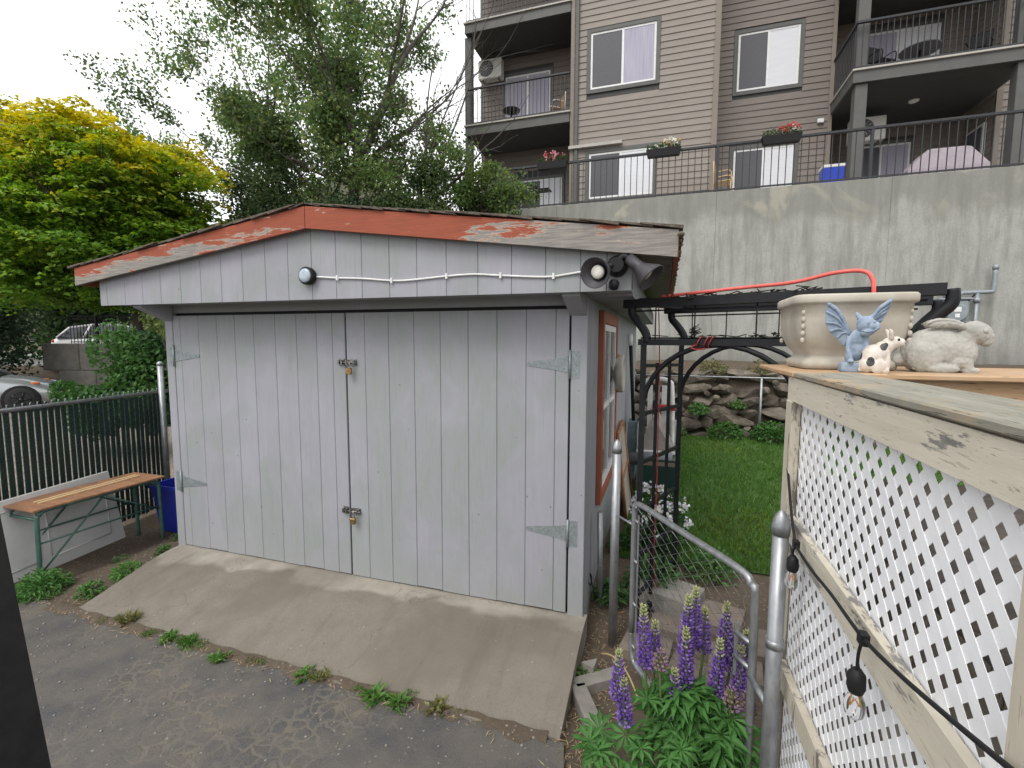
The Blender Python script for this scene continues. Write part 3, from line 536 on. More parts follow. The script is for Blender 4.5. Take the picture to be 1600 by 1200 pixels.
# ================================================================== ARBOR
AO = Vector((3.785, .10, 0)); EX = Vector((.94, -.342, 0)); EY = Vector((.342, .94, 0))
def A(u, v, z): return AO+EX*u+EY*v+Vector((0, 0, z))
arb = thing('garden_arbor', 'black metal garden arbor with trellis side beside the shed', 'arbor', A(.4, .35, 0))
sqr = lambda m, p, q, wd: m.tube([p, q], wd*.72, 4, smooth=False)
AW, AD = .87, .70
for u in (0, AW):
    for v in (0, AD): ob('post', sqr(MB(), A(u, v, -.12), A(u, v, 1.775), .034), 'black', arb)
for v in (0, AD):
    ob('beam', sqr(MB(), A(-.03, v, 1.765), A(1.30, v, 1.765), .036), 'black', arb)
    ob('beam', sqr(MB(), A(-.13, v, 2.0), A(1.36, v, 2.0), .050), 'black', arb)
    ob('wire', MB().tube([A(-.02, v, 1.79), A(1.3, v, 1.79)], .005, 6), 'black', arb); ob('wire', MB().tube([A(-.1, v, 1.955), A(1.3, v, 1.955)], .005, 6), 'black', arb)
    for u in (0.02, 1.28):
        s = -1 if u < .5 else 1
        ob('bracket', MB().tube(smoothpath([A(u, v, 1.76), A(u+s*.01, v, 1.82), A(u+s*.06, v, 1.89), A(u+s*.10, v, 1.94), A(u+s*.10, v, 2.0)], 4), .026, 6), 'black', arb)
    for u in (.07, .30, .62, .92, 1.16): ob('wire', MB().tube([A(u, v, 1.78), A(u, v, 1.98)], .004, 5), 'black', arb)
    # arch: two quarter curves meeting under the beam
    pts = [A(AW/2-AW/2*math.cos(R(a)), v, 1.34+.41*math.sin(R(a))) for a in range(0, 181, 10)]
    ob('arch', MB().tube(pts, .0155, 8), 'black', arb)
for u in (0, 1.2): ob('beam', sqr(MB(), A(u, -.02, 2.012), A(u, AD+.02, 2.012), .028), 'black', arb)
for u in (0, AW):
    for z in (1.60, 1.30, .99, .68, .38, .12): ob('trellis_bar', sqr(MB(), A(u, 0, z+.02*(u == 0)), A(u, AD, z), .021), 'black', arb)
    for v in (.235, .465): ob('trellis_bar', sqr(MB(), A(u, v, .05), A(u, v, 1.63), .022), 'black', arb)
    ob('base_bar', sqr(MB(), A(u, -.02, -.02), A(u, AD+.02, -.02), .030), 'black', arb)
# vine remnants on the beams
m = MB()
for k in range(70):
    u = random.uniform(-.05, .95); v = random.choice((0, AD)); z = random.choice((2.03, 2.03, 1.80)); p = A(u, v, z)
    m.tube([p, p+Vector((random.uniform(-.05, .05), random.uniform(-.03, .03), random.uniform(-.01, .02))), p+Vector((random.uniform(-.1, .1), random.uniform(-.04, .04), random.uniform(-.02, .02)))], .004, 4)
for k in range(46):
    p = A(.07+random.uniform(-.02, .02), AD, 1.80+random.uniform(0, .06)); m.tube([p, p+Vector((random.uniform(.0, .06), 0, random.uniform(-.01, .04)))], .002, 3)
tag(ob('dry_vine', m, 'darkbark'), 'dark dry vine stems tangled along the arbor beams', 'vine')
hp = [A(.10, 0, 2.035), A(.3, -.01, 2.045), A(.55, .01, 2.06), A(.78, 0, 2.07), A(.95, -.02, 2.10), A(1.06, -.02, 2.10), A(1.10, -.03, 2.06), A(1.11, -.04, 1.98)]
tag(ob('hose', MB().tube(smoothpath(hp, 6), .0095, 8), 'redhose'), 'coral red hose looped along the top of the arbor', 'hose')
t = thing('twine', 'red twine tied round the lower arbor beam', 'twine', A(.36, 0, 1.765))
for u in (.33, .37, .395): ob('loop', MB().tube([A(u+.012*math.sin(a), .032*math.cos(a), 1.765+.032*math.sin(a)) for a in np.linspace(0, 6.283, 13)], .004, 5), 'red', t)
ob('loose_end', MB().tube(smoothpath([A(.32, -.035, 1.75), A(.30, -.05, 1.735), A(.33, -.05, 1.725), A(.38, -.045, 1.73)], 5), .004, 5), 'red', t)
t = thing('cord', 'thin dark red cord hanging down inside the arbor trellis', 'cord', A(.02, .22, 0))
ob('strand', MB().tube(smoothpath([A(.01, .20, 1.99), A(.02, .22, 1.6), A(.02, .235, 1.0), A(.03, .21, .6), A(.01, .25, .3), A(.03, .28, .02)], 5), .0035, 6), 'red', t)

# ================================================================== CHAIN LINK GATE AND POSTS
def chainlink(name, parent, p0, p1, z0, z1, pitch=.052, r=.0019, mat='wire', n=3, clip=None):
    p0 = Vector(p0); p1 = Vector(p1); L = (p1-p0).length; d = (p1-p0)/L; nn = Vector((-d.y, d.x, 0)); m = MB(); k = int(L/pitch)
    for i in range(k+1):
        pts = []; q = 0; z = z0
        while z <= z1+.001:
            u = min(L, max(0, i*pitch+(pitch*.98 if (q+i) % 2 else .02*pitch))); pts.append(p0+d*u+Vector((0, 0, z))+nn*(.003 if q % 2 else -.003)); z += pitch*.5*1.15; q += 1
        m.tube(pts, r, n, cap=False)
    return ob(name, m, mat, parent, fix=False)
G0 = Vector((3.777, -.28, 0)); G1 = Vector((4.262, -1.02, 0))
gate = thing('chain_link_gate', 'low galvanised chain link gate standing ajar behind the lupines', 'gate', tuple((G0+G1)/2))
def gp(u, z): return G0.lerp(G1, u)+Vector((0, 0, z))
loop = [gp(0, .12), gp(0, .80), gp(.02, .855), gp(.08, .885), gp(.5, .882), gp(.90, .88), gp(.975, .85), gp(1, .78), gp(1, .1), gp(.98, .0), gp(.90, -.045), gp(.5, -.045), gp(.1, -.045), gp(.02, -.01), gp(0, .08), gp(0, .12)]
ob('frame', MB().tube(smoothpath(loop, 5), .0155, 10), 'galv', gate)
chainlink('chain_mesh', gate, gp(.045, 0), gp(.955, 0), -.04, .875)
ob('tension_bar', sqr(MB(), gp(.05, -.03), gp(.05, .82), .010), 'galv', gate)
for z in (.05, .30, .55, .78): ob('band', MB().tube([gp(-.012, z), gp(.055, z)], .008, 6), 'galv', gate)
ob('latch_bar', sqr(MB(), gp(.90, .44), gp(.90, .66), .012), 'galv', gate)
for z in (.52, .62): ob('band', MB().tube([gp(.90, z), gp(1.0, z)], .010, 6), 'galv', gate)
ob('hinge', MB().tube([gp(.985, .50), (4.293, -1.19, .50)], .013, 8), 'galv', gate); ob('hinge', MB().tube([gp(.985, .05), (4.293, -1.19, .05)], .013, 8), 'galv', gate)
def pipe_post(label, x, y, z0, z1, r, cap='dome'):
    t = thing('fence_post', label, 'post', (x, y, z0)); ob('pipe', MB().lathe([(r, z0), (r, z1)], (x, y, 0), 16), 'galv', t)
    if cap == 'dome': ob('cap', MB().lathe([(r*1.12, z1-.03), (r*1.14, z1), (r*1.0, z1+.012), (r*.75, z1+.035), (r*.3, z1+.05), (.001, z1+.055)], (x, y, 0), 16), 'galv', t)
    else: ob('cap', MB().lathe([(r*1.1, z1-.02), (r*1.1, z1+.004), (r*.6, z1+.022), (.001, z1+.028)], (x, y, 0), 16), 'galv', t)
    return t
p = pipe_post('pale galvanised gate post close beside the shed wall', 3.648, -.01, -.2, 1.12, .027)
ob('band', MB().tube([(3.648, -.01, .70), (3.775, -.26, .74)], .007, 6), 'galv', p)
p = pipe_post('thick galvanised gate post with pointed cap beside the lattice fence', 4.293, -1.205, -.25, 1.165, .025)
ob('band', MB().lathe([(.028, .74), (.028, .77)], (4.293, -1.205, 0), 16), 'galv', p)
t = thing('conduit', 'short grey pipe standing against the shed corner', 'pipe', (3.522, .3, -.1)); ob('pipe', MB().tube([(3.535, .3, -.2), (3.515, .3, .59)], .019, 10), 'galv', t)
ob('hook', MB().tube(smoothpath([(3.46, .2, .12), (3.475, .2, .10), (3.48, .2, .16), (3.47, .2, .18), (3.50, .24, .0)], 4), .004, 5), 'black', t)

# ================================================================== LATTICE FENCE
FX = 4.357
lf = thing('lattice_fence', 'white diagonal lattice fence with flaking cream rails at right', 'fence', (4.4, -2.1, -.2))
YF, YN = -1.04, -3.35
lat = ob('lattice_panel', MB().box(4.372, 4.384, YN, YN+.04, -.1, 1.56), 'whitevinyl', lf)
pt = .0467; wd = .0262; Z0, Z1 = -.08, 1.60
def clip_slat(c, s):
    # diagonal centre line z = c + s*y clipped to the panel; returns end points
    pts = []
    y = YN; z = c+s*y
    lo, hi = sorted(((Z0-c)/s, (Z1-c)/s)); a, b = max(YN, lo), min(YF, hi)
    return (a, b) if b-a > .05 else None
for s, xa, xb in ((1, 4.3665, 4.3675), (-1, 4.3676, 4.3686)):
    step = pt*math.sqrt(2); c = Z0-s*(YF if s > 0 else YN)-.0
    lo = min(Z0-s*YN, Z0-s*YF)-.0; hi = max(Z1-s*YN, Z1-s*YF); c = lo+step/2
    while c < hi:
        r = clip_slat(c, s)
        if r:
            a, b = r; h = wd/2; dy, dz = h/math.sqrt(2), h/math.sqrt(2)
            za, zb = c+s*a, c+s*b; m = MB(); q = [(a-s*dy*0, za), (b, zb)]
            poly = [(a-s*dy, za+dz), (a+s*dy, za-dz), (b+s*dy, zb-dz), (b-s*dy, zb+dz)]
            e = .0015; inner = [(y*(1)+0, z) for y, z in poly]
            m.prism(poly, xa, xb, 'x'); ob('slat', m, 'whitevinyl', lat)
        c += step
ob('top_board', MB().add([(x, y, z) for x in (4.340, 4.3635) for y, z in ((-.985, 1.563), (-3.4, 1.560), (-3.4, 1.640), (-.985, 1.645))], [(0, 1, 2, 3), (7, 6, 5, 4), (0, 4, 5, 1), (1, 5, 6, 2), (2, 6, 7, 3), (3, 7, 4, 0)]), 'cream', lf)
ob('post', MB().bevbox(4.335, 4.3635, -1.075, -.99, 1.09, 1.562, .003), 'creamv', lf)
ob('end_post', MB().bevbox(4.366, 4.455, -1.036, -.96, -.25, 1.64, .004), 'creamv', lf)
ob('post', MB().bevbox(4.338, 4.3635, -1.06, -.985, -.2, 1.085, .003), 'creamv', lf)
ob('post', MB().bevbox(4.325, 4.3635, -2.305, -2.212, -.2, 1.558, .004), 'creamv', lf)
def slant(name, y0, za0, za1, y1, zb0, zb1, x0=4.327, x1=4.360, mat='cream'):
    return ob(name, MB().add([(x, y, z) for x in (x0, x1) for y, z in ((y0, za0), (y1, zb0), (y1, zb1), (y0, za1))], [(0, 1, 2, 3), (7, 6, 5, 4), (0, 4, 5, 1), (1, 5, 6, 2), (2, 6, 7, 3), (3, 7, 4, 0)]), mat, lf)
slant('rail', -1.0, 1.071, 1.159, -2.210, 1.074, 1.160, x0=4.343, x1=4.3625)
slant('rail', -1.062, .535, .615, -2.210, .625, .705, x0=4.338, x1=4.3625, mat='creamv')
# cap planks: old one along the fence, shelf of newer wood across the far end
ob('cap_plank', MB().bevbox(4.334, 4.525, -3.4, -1.075, 1.647, 1.666, .004), 'cap', lf)
ob('cap_plank', MB().bevbox(4.332, 5.9, -1.07, -.895, 1.646, 1.665, .004), 'newcap', lf); ob('cap_plank', MB().bevbox(4.330, 5.9, -.89, -.715, 1.646, 1.6645, .004), 'newcap', lf); ob('cap_plank', MB().bevbox(4.335, 5.9, -.71, -.45, 1.646, 1.664, .004), 'newcap', lf)
ob('rail', MB().box(4.46, 5.9, -1.03, -1.0, 1.55, 1.645), 'newcap', lf); ob('end_post', MB().bevbox(5.75, 5.84, -.98, -.89, -.25, 1.645, .004), 'creamv', lf)

# the deck that the fence encloses, floor raised so the lattice holes look dark
dk = thing('deck', 'raised wooden deck behind the lattice fence', 'deck', (5.3, -2.2, .6))
for k in range(17): ob('deck_plank', MB().bevbox(4.40, 6.6, -3.38+k*.14, -3.38+k*.14+.134, 1.270, 1.298, .004), 'deckwood', dk)
for x in (4.5, 5.5, 6.5): ob('joist', MB().box(x, x+.05, -3.38, -1.04, 1.11, 1.268), 'creamv', dk)
for x in (4.6, 6.5):
    for y in (-3.2, -1.2): ob('leg', MB().box(x, x+.09, y, y+.09, -.25, 1.11), 'creamv', dk)
ob('shade_skirt', MB().box(6.62, 6.65, -3.38, -1.0, -.22, 1.29), 'driftwood', dk); ob('shade_skirt', MB().box(4.46, 6.6, -1.03, -1.0, -.22, 1.266), 'driftwood', dk)  # skirts added to keep light out of the space under the deck
# string of lights
sl = thing('string_lights', 'black festoon cable with clear bulbs hung along the lattice fence', 'string lights', (4.31, -1.6, 1.1))
X = 4.318
ob('cable', MB().tube(smoothpath([(4.345, -1.0, 1.35), (X, -1.215, 1.215), (X, -1.262, 1.160), (X, -1.30, 1.135), (X, -1.45, 1.135), (X, -1.62, 1.150), (X, -1.80, 1.158), (X, -1.95, 1.185), (X, -2.12, 1.228), (X-.008, -2.3, 1.285), (X-.008, -2.7, 1.40)], 6), .0042, 8), 'blackp', sl)
for y, zc, L in ((-1.285, 1.135, .040), (-1.812, 1.155, .072)):
    drop = ob('socket', MB().tube(smoothpath([(X, y, zc), (X-.004, y+.004, zc-L*.5), (X-.004, y+.004, zc-L)], 4), .0032, 6).lathe([(.008, zc-L+.004), (.012, zc-L-.002), (.0165, zc-L-.008), (.0175, zc-L-.036), (.0155, zc-L-.042), (.0135, zc-L-.048)], (X-.004, y+.004, 0), 16), 'blackp', sl)
    zb = zc-L-.048
    ob('clip', MB().bevbox(X-.008, X+.010, y-.012, y+.010, zc-.010, zc+.016, .002), 'blackp', sl)
    ob('bulb', MB().lathe([(.0115, zb+.002), (.0135, zb-.006), (.0185, zb-.020), (.0205, zb-.034), (.0175, zb-.048), (.010, zb-.057), (.0005, zb-.060)], (X-.004, y+.004, 0), 20), 'bulb', drop)
    ob('filament', MB().tube(smoothpath([(X-.009, y+.004, zb-.002), (X-.011, y+.004, zb-.03), (X-.004, y+.004, zb-.016), (X+.003, y+.004, zb-.03), (X+.001, y+.004, zb-.002)], 4), .0012, 5), 'fil', drop)

# ================================================================== PLANTER AND STATUES ON THE SHELF
def remeshed(name, mb, mat, parent=None, vox=.006, smooth=6, disp=None):
    o = ob(name, mb, mat, parent, fix=True); md = o.modifiers.new('remesh', 'REMESH'); md.mode = 'VOXEL'; md.voxel_size = vox; md.use_smooth_shade = True
    s = o.modifiers.new('smooth', 'SMOOTH'); s.iterations = smooth; s.factor = .5
    if disp:
        tx = bpy.data.textures.new(name+'_relief', 'CLOUDS'); tx.noise_scale = disp[0]; d = o.modifiers.new('relief', 'DISPLACE'); d.texture = tx; d.strength = disp[1]; d.texture_coords = 'LOCAL'; d.mid_level = .5
    return o
ZC = 1.665
t = thing('planter', 'large square cast stone planter with footed base on the fence shelf', 'planter', (4.60, -.70, ZC))
pc = (4.572, -.70, ZC)
ob('bowl', MB().lathe([(r_*.9, h_) for r_, h_ in ((.155, 0), (.172, .004), (.176, .030), (.150, .045), (.148, .055), (.175, .085), (.196, .13), (.203, .19), (.206, .245), (.216, .248), (.219, .254), (.219, .275), (.214, .281), (.190, .281), (.186, .27), (.18, .2), (.0, .19))], pc, 72, sq=9), 'stone', t)
for sx, sy in ((-1, -1), (1, -1), (1, 1), (-1, 1)):
    for k in range(5): ob('corner_ornament', MB().ball((pc[0]+sx*.168, pc[1]+sy*.168, ZC+.11+k*.026), .008, .008, .011, 8), 'stone', t); ob('soil', MB().lathe([(.15, .2), (.15, .235)], pc, 24, sq=5), 'dirt', t)

def xf(base, rotz, sc):
    mm = Matrix.Translation(base) @ Matrix.Rotation(rotz, 4, 'Z') @ Matrix.Diagonal((*sc, 1)); return mm
def put(o, base, rotz, sc):
    o.matrix_world = xf(base, rotz, sc); return o
rotM = lambda x=0, y=0, z=0: Euler((R(x), R(y), R(z))).to_matrix()
# rabbit, facing +x, sitting, ears laid back (unit: metres)
m = MB(); B = m.ball
B((-.03, 0, .100), .135, .085, .098, 20); B((-.085, 0, .085), .085, .088, .085, 18); B((.065, 0, .095), .075, .066, .085, 16); B((.055, 0, .05), .07, .07, .05, 14)
B((.125, 0, .176), .064, .050, .048, 16, rotM(0, 18)); B((.158, 0, .158), .036, .034, .032, 14); B((.165, 0, .138), .026, .028, .022, 12); B((.085, 0, .14), .05, .05, .055, 14)
for s in (-1, 1):
    B((-.075, s*.068, .07), .075, .032, .068, 16); B((-.01, s*.075, .020), .075, .026, .022, 12); B((.095, s*.036, .030), .026, .022, .045, 12); B((.115, s*.036, .014), .032, .02, .015, 12)
    m.tube(smoothpath([(.085, s*.020, .195), (.035, s*.032, .212), (-.03, s*.045, .216), (-.07, s*.050, .206)], 4), [.012, .014, .017, .019, .021, .022, .023, .0235, .023, .021, .019, .014, .006], 8)
B((-.165, 0, .055), .036, .034, .032, 14)
rabbit = remeshed('rabbit_statue', m, 'rabbit', None, .0042, 3, (.014, .007)); tag(rabbit, 'pale cement crouching rabbit statue with laid back ears on the shelf', 'statue'); put(rabbit, (4.835, -.87, ZC-.003), R(-14), (.68, .68, .80))
m = MB()
for s in (-1, 1):
    m.tube(smoothpath([(.08, s*.029, .205), (.03, s*.046, .225), (-.035, s*.060, .229), (-.078, s*.066, .214)], 3), [.003, .004, .006, .007, .008, .008, .008, .007, .005, .003], 6)
    m.ball((.150, s*.044, .182), .011, .007, .010, 10)
ears = ob('ear_and_eye_detail', m, 'rabbit', rabbit)
# spotted calf: sitting, leaning forward, head lifted to +x
m = MB(); B = m.ball
B((-.02, 0, .062), .058, .046, .060, 16, rotM(0, 35)); B((.015, 0, .085), .046, .040, .050, 14, rotM(0, 35)); B((.045, 0, .115), .034, .032, .034, 12); B((.078, 0, .128), .032, .028, .026, 12, rotM(0, -10)); B((.106, 0, .128), .018, .022, .018, 10)
B((-.045, 0, .035), .045, .048, .036, 14)
for s in (-1, 1):
    B((.0, s*.036, .030), .038, .018, .032, 12); B((.032, s*.030, .012), .024, .016, .014, 10); B((.045, s*.022, .045), .014, .012, .045, 10); m.tube([(.055, s*.022, .145), (.047, s*.036, .172), (.040, s*.042, .184)], [.013, .011, .003], 8); B((-.075, s*.012, .016), .014, .012, .012, 8)
def spot_mat():
    mm, tt, b = new_mat('white_resin_with_black_spots'); tc = nd(tt, 'TexCoord').outputs['Object']; c = None; acc = None
    for (x, y, z), r in (((.022, -.045, .118), .024), ((-.038, -.052, .050), .021), ((-.03, .04, .1), .026), ((.04, .04, .09), .02), ((-.075, .0, .07), .018)):
        d = nd(tt, 'VectorMath', _operation='DISTANCE', i0=tc, i1=(x, y, z)).outputs['Value']; q = math_(tt, 'LESS_THAN', d, r); acc = q if acc is None else math_(tt, 'MAXIMUM', acc, q)
    base = ramp(tt, noise(tt, tc, 30), .35, .7, (.66, .60, .53), (.52, .45, .38)); setin(tt, b, Base__Color=mixc(tt, acc, base, (.035, .035, .038)), Roughness=.45); return mm
MT['spots'] = spot_mat()
cow = remeshed('calf_figurine', m, 'spots', None, .0032, 3); tag(cow, 'small white resin calf figurine with black spots on the shelf', 'figurine'); put(cow, (4.597, -1.005, ZC-.002), R(-8), (.60, .60, .82))
m = MB().ball((.088, -.024, .140), .006, .004, .006, 8); ob('eye', m, 'blackp', cow); ob('nostril', MB().ball((.121, -.008, .126), .003, .003, .004, 6).ball((.121, .006, .126), .003, .003, .004, 6), 'blackp', cow)
# gargoyle: squatting, wings raised, broad grin, on a block
m = MB(); B = m.ball
m.bevbox(-.075, .075, -.05, .05, 0, .045, .008)
B((0, .0, .115), .045, .040, .065, 16); B((.0, -.012, .15), .040, .036, .040, 14)
B((.03, -.030, .208), .045, .042, .036, 16, rotM(0, -8)); B((.062, -.045, .198), .034, .034, .022, 14); B((.040, -.045, .176), .040, .032, .018, 14, rotM(0, -12)); B((.078, -.055, .207), .014, .014, .012, 10)
for s in (-1, 1):
    B((s*.036, -.015, .07), .022, .034, .034, 12); B((s*.032, -.038, .050), .018, .028, .012, 10); m.tube([(s*.038, -.01, .155), (s*.046, -.030, .105), (s*.030, -.045, .055)], [.016, .013, .012], 8)
    for k in (-1, 0, 1): B((s*.034+k*.010, -.060, .050), .005, .012, .006, 6)
m.tube([(.005, -.02, .235), (-.010, -.015, .252), (-.016, -.012, .262)], [.014, .011, .004], 8); m.tube([(.050, -.035, .235), (.062, -.030, .250)], [.012, .004], 8)
gar = remeshed('gargoyle_statue', m, 'gargoyle', None, .0032, 2, (.01, .002)); tag(gar, 'small blue grey winged gargoyle statue sitting in front of the planter', 'statue'); put(gar, (4.545, -.975, ZC-.002), R(-6), (.60, .60, .80))
for s, tipx, tipz in ((-1, -.150, .305), (1, .165, .315)):
    root = Vector((s*.028, .025, .165)); tip = Vector((tipx, .035, tipz)); sh = root.lerp(tip, .5)+Vector((0, .0, .03)); m = MB()
    ribs = [smoothpath([root, sh, tip], 6)]
    ends = [Vector((tipx*1.02, .045, tipz-.035)), Vector((tipx*1.0, .05, tipz-.085)), Vector((tipx*.85, .05, tipz-.125)), Vector((tipx*.6, .045, tipz-.155)), Vector((tipx*.35, .04, .115))]
    if s > 0: ends = [Vector((tipx*.99, .05, tipz-.018)), Vector((tipx*.93, .055, tipz-.045)), Vector((tipx*.80, .06, tipz-.085)), Vector((tipx*.58, .06, tipz-.13)), Vector((tipx*.33, .05, .13))]
    for e in ends: ribs.append(smoothpath([root, root.lerp(e, .5)+Vector((0, -.004, .018)), e], 6))
    for q in ribs: m.tube(q, [.011 if q is ribs[0] else .006]+[.0055 if q is not ribs[0] else .009]*(len(q)-2)+[.0025], 6)
    for a, b in zip(ribs[:-1], ribs[1:]):
        k = len(a)
        for side in (.0035, -.0035): m.add([p+Vector((0, .006+side, 0)) for p in a]+[p+Vector((0, .006+side, 0)) for p in b], [(i, i+1, k+i+1, k+i) for i in range(k-1)], True)
    ob('wing', m, 'gargoyle', gar)
m = MB(); 
for x, y, z, r in ((.034, -.070, .215, .009), (.062, -.072, .218, .007)): m.ball((x, y, z), r, r*.6, r, 8)
m.tube(smoothpath([(.008, -.062, .182), (.03, -.078, .176), (.06, -.082, .182), (.085, -.072, .196)], 4), .003, 6)
ob('face_detail', m, 'gargoyle', gar)

# ================================================================== LEFT YARD
def fl(y): return -1.545-.19*(y-.2)          # x of the green fence line at y
gf = thing('slatted_fence', 'chain link fence filled with dark green privacy slats at left', 'fence', (-1.5, -.3, -.25))
y = -2.2; sm = None
while y < 1.12:
    me = sm or MB().bevbox(-.004, .004, -.0225, .0225, -.20, 1.13, .002).mesh('slat')
    if sm is None: fixn(me); me.materials.append(MT['green_slat']); sm = me
    inst('slat', sm, gf, (fl(y)+random.uniform(-.003, .003), y, .012+random.uniform(-.012, .012)), (0, random.uniform(-.006, .006), R(11))); y += .0565
ob('top_rail', MB().tube([(fl(-2.25), -2.25, 1.165), (fl(1.15), 1.15, 1.165)], .020, 10), 'galv', gf)
chainlink('chain_mesh', gf, (fl(-2.2)+.012, -2.2, 0), (fl(1.12)+.012, 1.12, 0), -.2, 1.20, .058, .0018, 'gwire')
m = MB(); yy = -2.2
while yy < 1.1:
    m.tube([(fl(yy), yy, 1.16), (fl(yy)+.004, yy+.022, 1.215)], .002, 4); m.tube([(fl(yy)+.004, yy+.03, 1.16), (fl(yy), yy+.012, 1.212)], .002, 4); yy += .058
ob('wire_barb', m, 'galv', gf, fix=False)
for yy in (-2.0, ): ob('post', MB().lathe([(.026, -.3), (.026, 1.19)], (fl(yy)-.05, yy, 0), 12), 'galv', gf)
p = pipe_post('tall grey pipe post at the end of the green slatted fence', -1.585, .985, -.3, 1.50, .030, 'flat')
m2 = thing('slatted_fence', 'short run of green slats between the tall pipe post and shed', 'fence', (-1.4, 1.3, -.2))
for k in range(14): inst('slat', sm, m2, (-1.62+k*.002+k*.07, 1.32+k*.052, -.03), (0, 0, R(-52)))
ob('top_rail', MB().tube([(-1.66, 1.29, 1.165), (-.40, 2.25, 1.165)], .020, 10), 'galv', m2)

bn = thing('work_bench', 'low bench with brown board top on bent green tube legs', 'bench', (-1.0, -.12, -.22))
ob('top', MB().bevbox(-1.215, -.79, -.64, .40, .405, .423, .003), 'benchtop', bn)
for x in (-1.175, -.83):
    for s, ye in ((-1, -.60), (1, .36)):
        ob('leg', MB().tube(smoothpath([(x, ye+s*.01, -.24), (x, ye, .30), (x, ye-s*.012, .36), (x, ye-s*.06, .390), (x, ye-s*.2, .391)], 5), .0165, 10), 'green_steel', bn)
    ob('side_rail', MB().tube([(x, -.42, .391), (x, .18, .391)], .015, 8), 'green_steel', bn)
    ob('brace', MB().tube([(x, -.585, -.10), (x, -.12, .38)], .008, 6), 'green_steel', bn); ob('brace', MB().tube([(x, .345, .10), (x, -.12, .38)], .008, 6), 'green_steel', bn)
ob('stretcher', MB().tube([(-.83, -.59, .13), (-.83, .35, .13)], .008, 6), 'green_steel', bn); ob('stretcher', MB().tube([(-1.175, -.59, .13), (-1.175, .35, .13)], .008, 6), 'green_steel', bn)
ob('end_rail', MB().tube([(-1.175, -.60, .33), (-.83, -.60, .33)], .012, 8), 'green_steel', bn); ob('end_rail', MB().tube([(-1.175, .36, .33), (-.83, .36, .33)], .012, 8), 'green_steel', bn)
for dx, lb in ((-.055, 'pale wood lath lying nearer the fence on the bench'), (0, 'pale wood lath lying nearer the camera on the bench')):
    tag(ob('wood_strip', MB().add([(-.99+dx+a, -.52+b*.9, .424+c) for c in (0, .011) for a, b in ((.025, 0), (.052, 0), (-.008, .92), (-.035, .92))], [(3, 2, 1, 0), (4, 5, 6, 7), (0, 1, 5, 4), (1, 2, 6, 5), (2, 3, 7, 6), (3, 0, 4, 7)]), 'strip'), lb, 'lath', 'laths on the bench')
# white panel leaning on the fence behind the bench
wp = thing('panel_door', 'white panelled door board leaning on its side behind the bench', 'board', (-1.28, -.25, -.2))
def wpz(y, z, o=0): return (-1.345+(.5-z)*.10-.17*(y-.2)+o, y, z)
m = MB(); m.add([wpz(y, z, o) for o in (0, .032) for y, z in ((-1.0, -.235), (.30, -.235), (.22, .47), (-1.0, .455))], [(0, 1, 2, 3), (7, 6, 5, 4), (0, 4, 5, 1), (1, 5, 6, 2), (2, 6, 7, 3), (3, 7, 4, 0)]); ob('slab', m, 'panel', wp)
def bead(y0, y1, z0, z1):
    m = MB()
    for a, b in (((y0, z0), (y1, z0)), ((y1, z0), (y1, z1)), ((y1, z1), (y0, z1)), ((y0, z1), (y0, z0))): m.tube([wpz(a[0], a[1], .034), wpz(b[0], b[1], .034)], .007, 6)
    ob('moulding', m, 'panel', wp)
bead(-.36, .16, -.13, .37); bead(-.93, -.44, -.13, .37)
b = thing('recycling_bin', 'blue plastic recycling box standing beside the shed corner', 'bin', (-.9, .8, -.2))
def frustum(m, cx, cy, z0, z1, a0, b0, a1, b1): return m.add([(cx+sx*a, cy+sy*bb, z) for z, a, bb in ((z0, a0, b0), (z1, a1, b1)) for sx, sy in ((-1, -1), (1, -1), (1, 1), (-1, 1))], [(3, 2, 1, 0), (0, 1, 5, 4), (1, 2, 6, 5), (2, 3, 7, 6), (3, 0, 4, 7)])
m = frustum(MB(), -.86, .66, -.21, .27, .19, .15, .25, .19); ob('tub', m, 'bin', b); m = frustum(MB(), -.86, .66, -.19, .268, .18, .14, .24, .18); ob('inside', m, 'bin', b)
m = MB()
for x0, x1, y0, y1 in ((-1.125, -.595, .455, .478), (-1.125, -.595, .842, .865), (-1.125, -1.10, .478, .842), (-.62, -.595, .478, .842)): m.box(x0, x1, y0, y1, .245, .282)
ob('rim', m, 'bin', b); 
m = MB().lathe([(.022, 0), (.022, .002)], (-.93, .492, .12), 3, (0, -1, .08)); m.lathe([(.024, 0), (.024, .001)], (-.93, .4935, .12), 16, (0, -1, .08))
ob('recycling_mark', m, 'lens', b)
for k in range(3): ob('letter', MB().box(-.89+k*.022, -.89+k*.022+.015, .4915, .4945, .108, .128), 'lens', b)
# black leaning post close at the left of the camera
bpz = thing('leaning_post', 'black square post leaning at the lower left edge', 'post', (2.7, -2.35, -.2))
ob('shaft', MB().add([(x+dx*(1.6-z), y, z) for z in (-.2, 1.44) for x, y, dx in ((2.36, -2.45, .17), (2.505, -2.45, .17), (2.505, -2.31, .17), (2.36, -2.31, .17))], [(3, 2, 1, 0), (4, 5, 6, 7), (0, 1, 5, 4), (1, 2, 6, 5), (2, 3, 7, 6), (3, 0, 4, 7)]), 'blackp', bpz)
ob('cap', MB().cbox((2.455, -2.38, 1.45), .12, .12, .02), 'blackp', bpz)

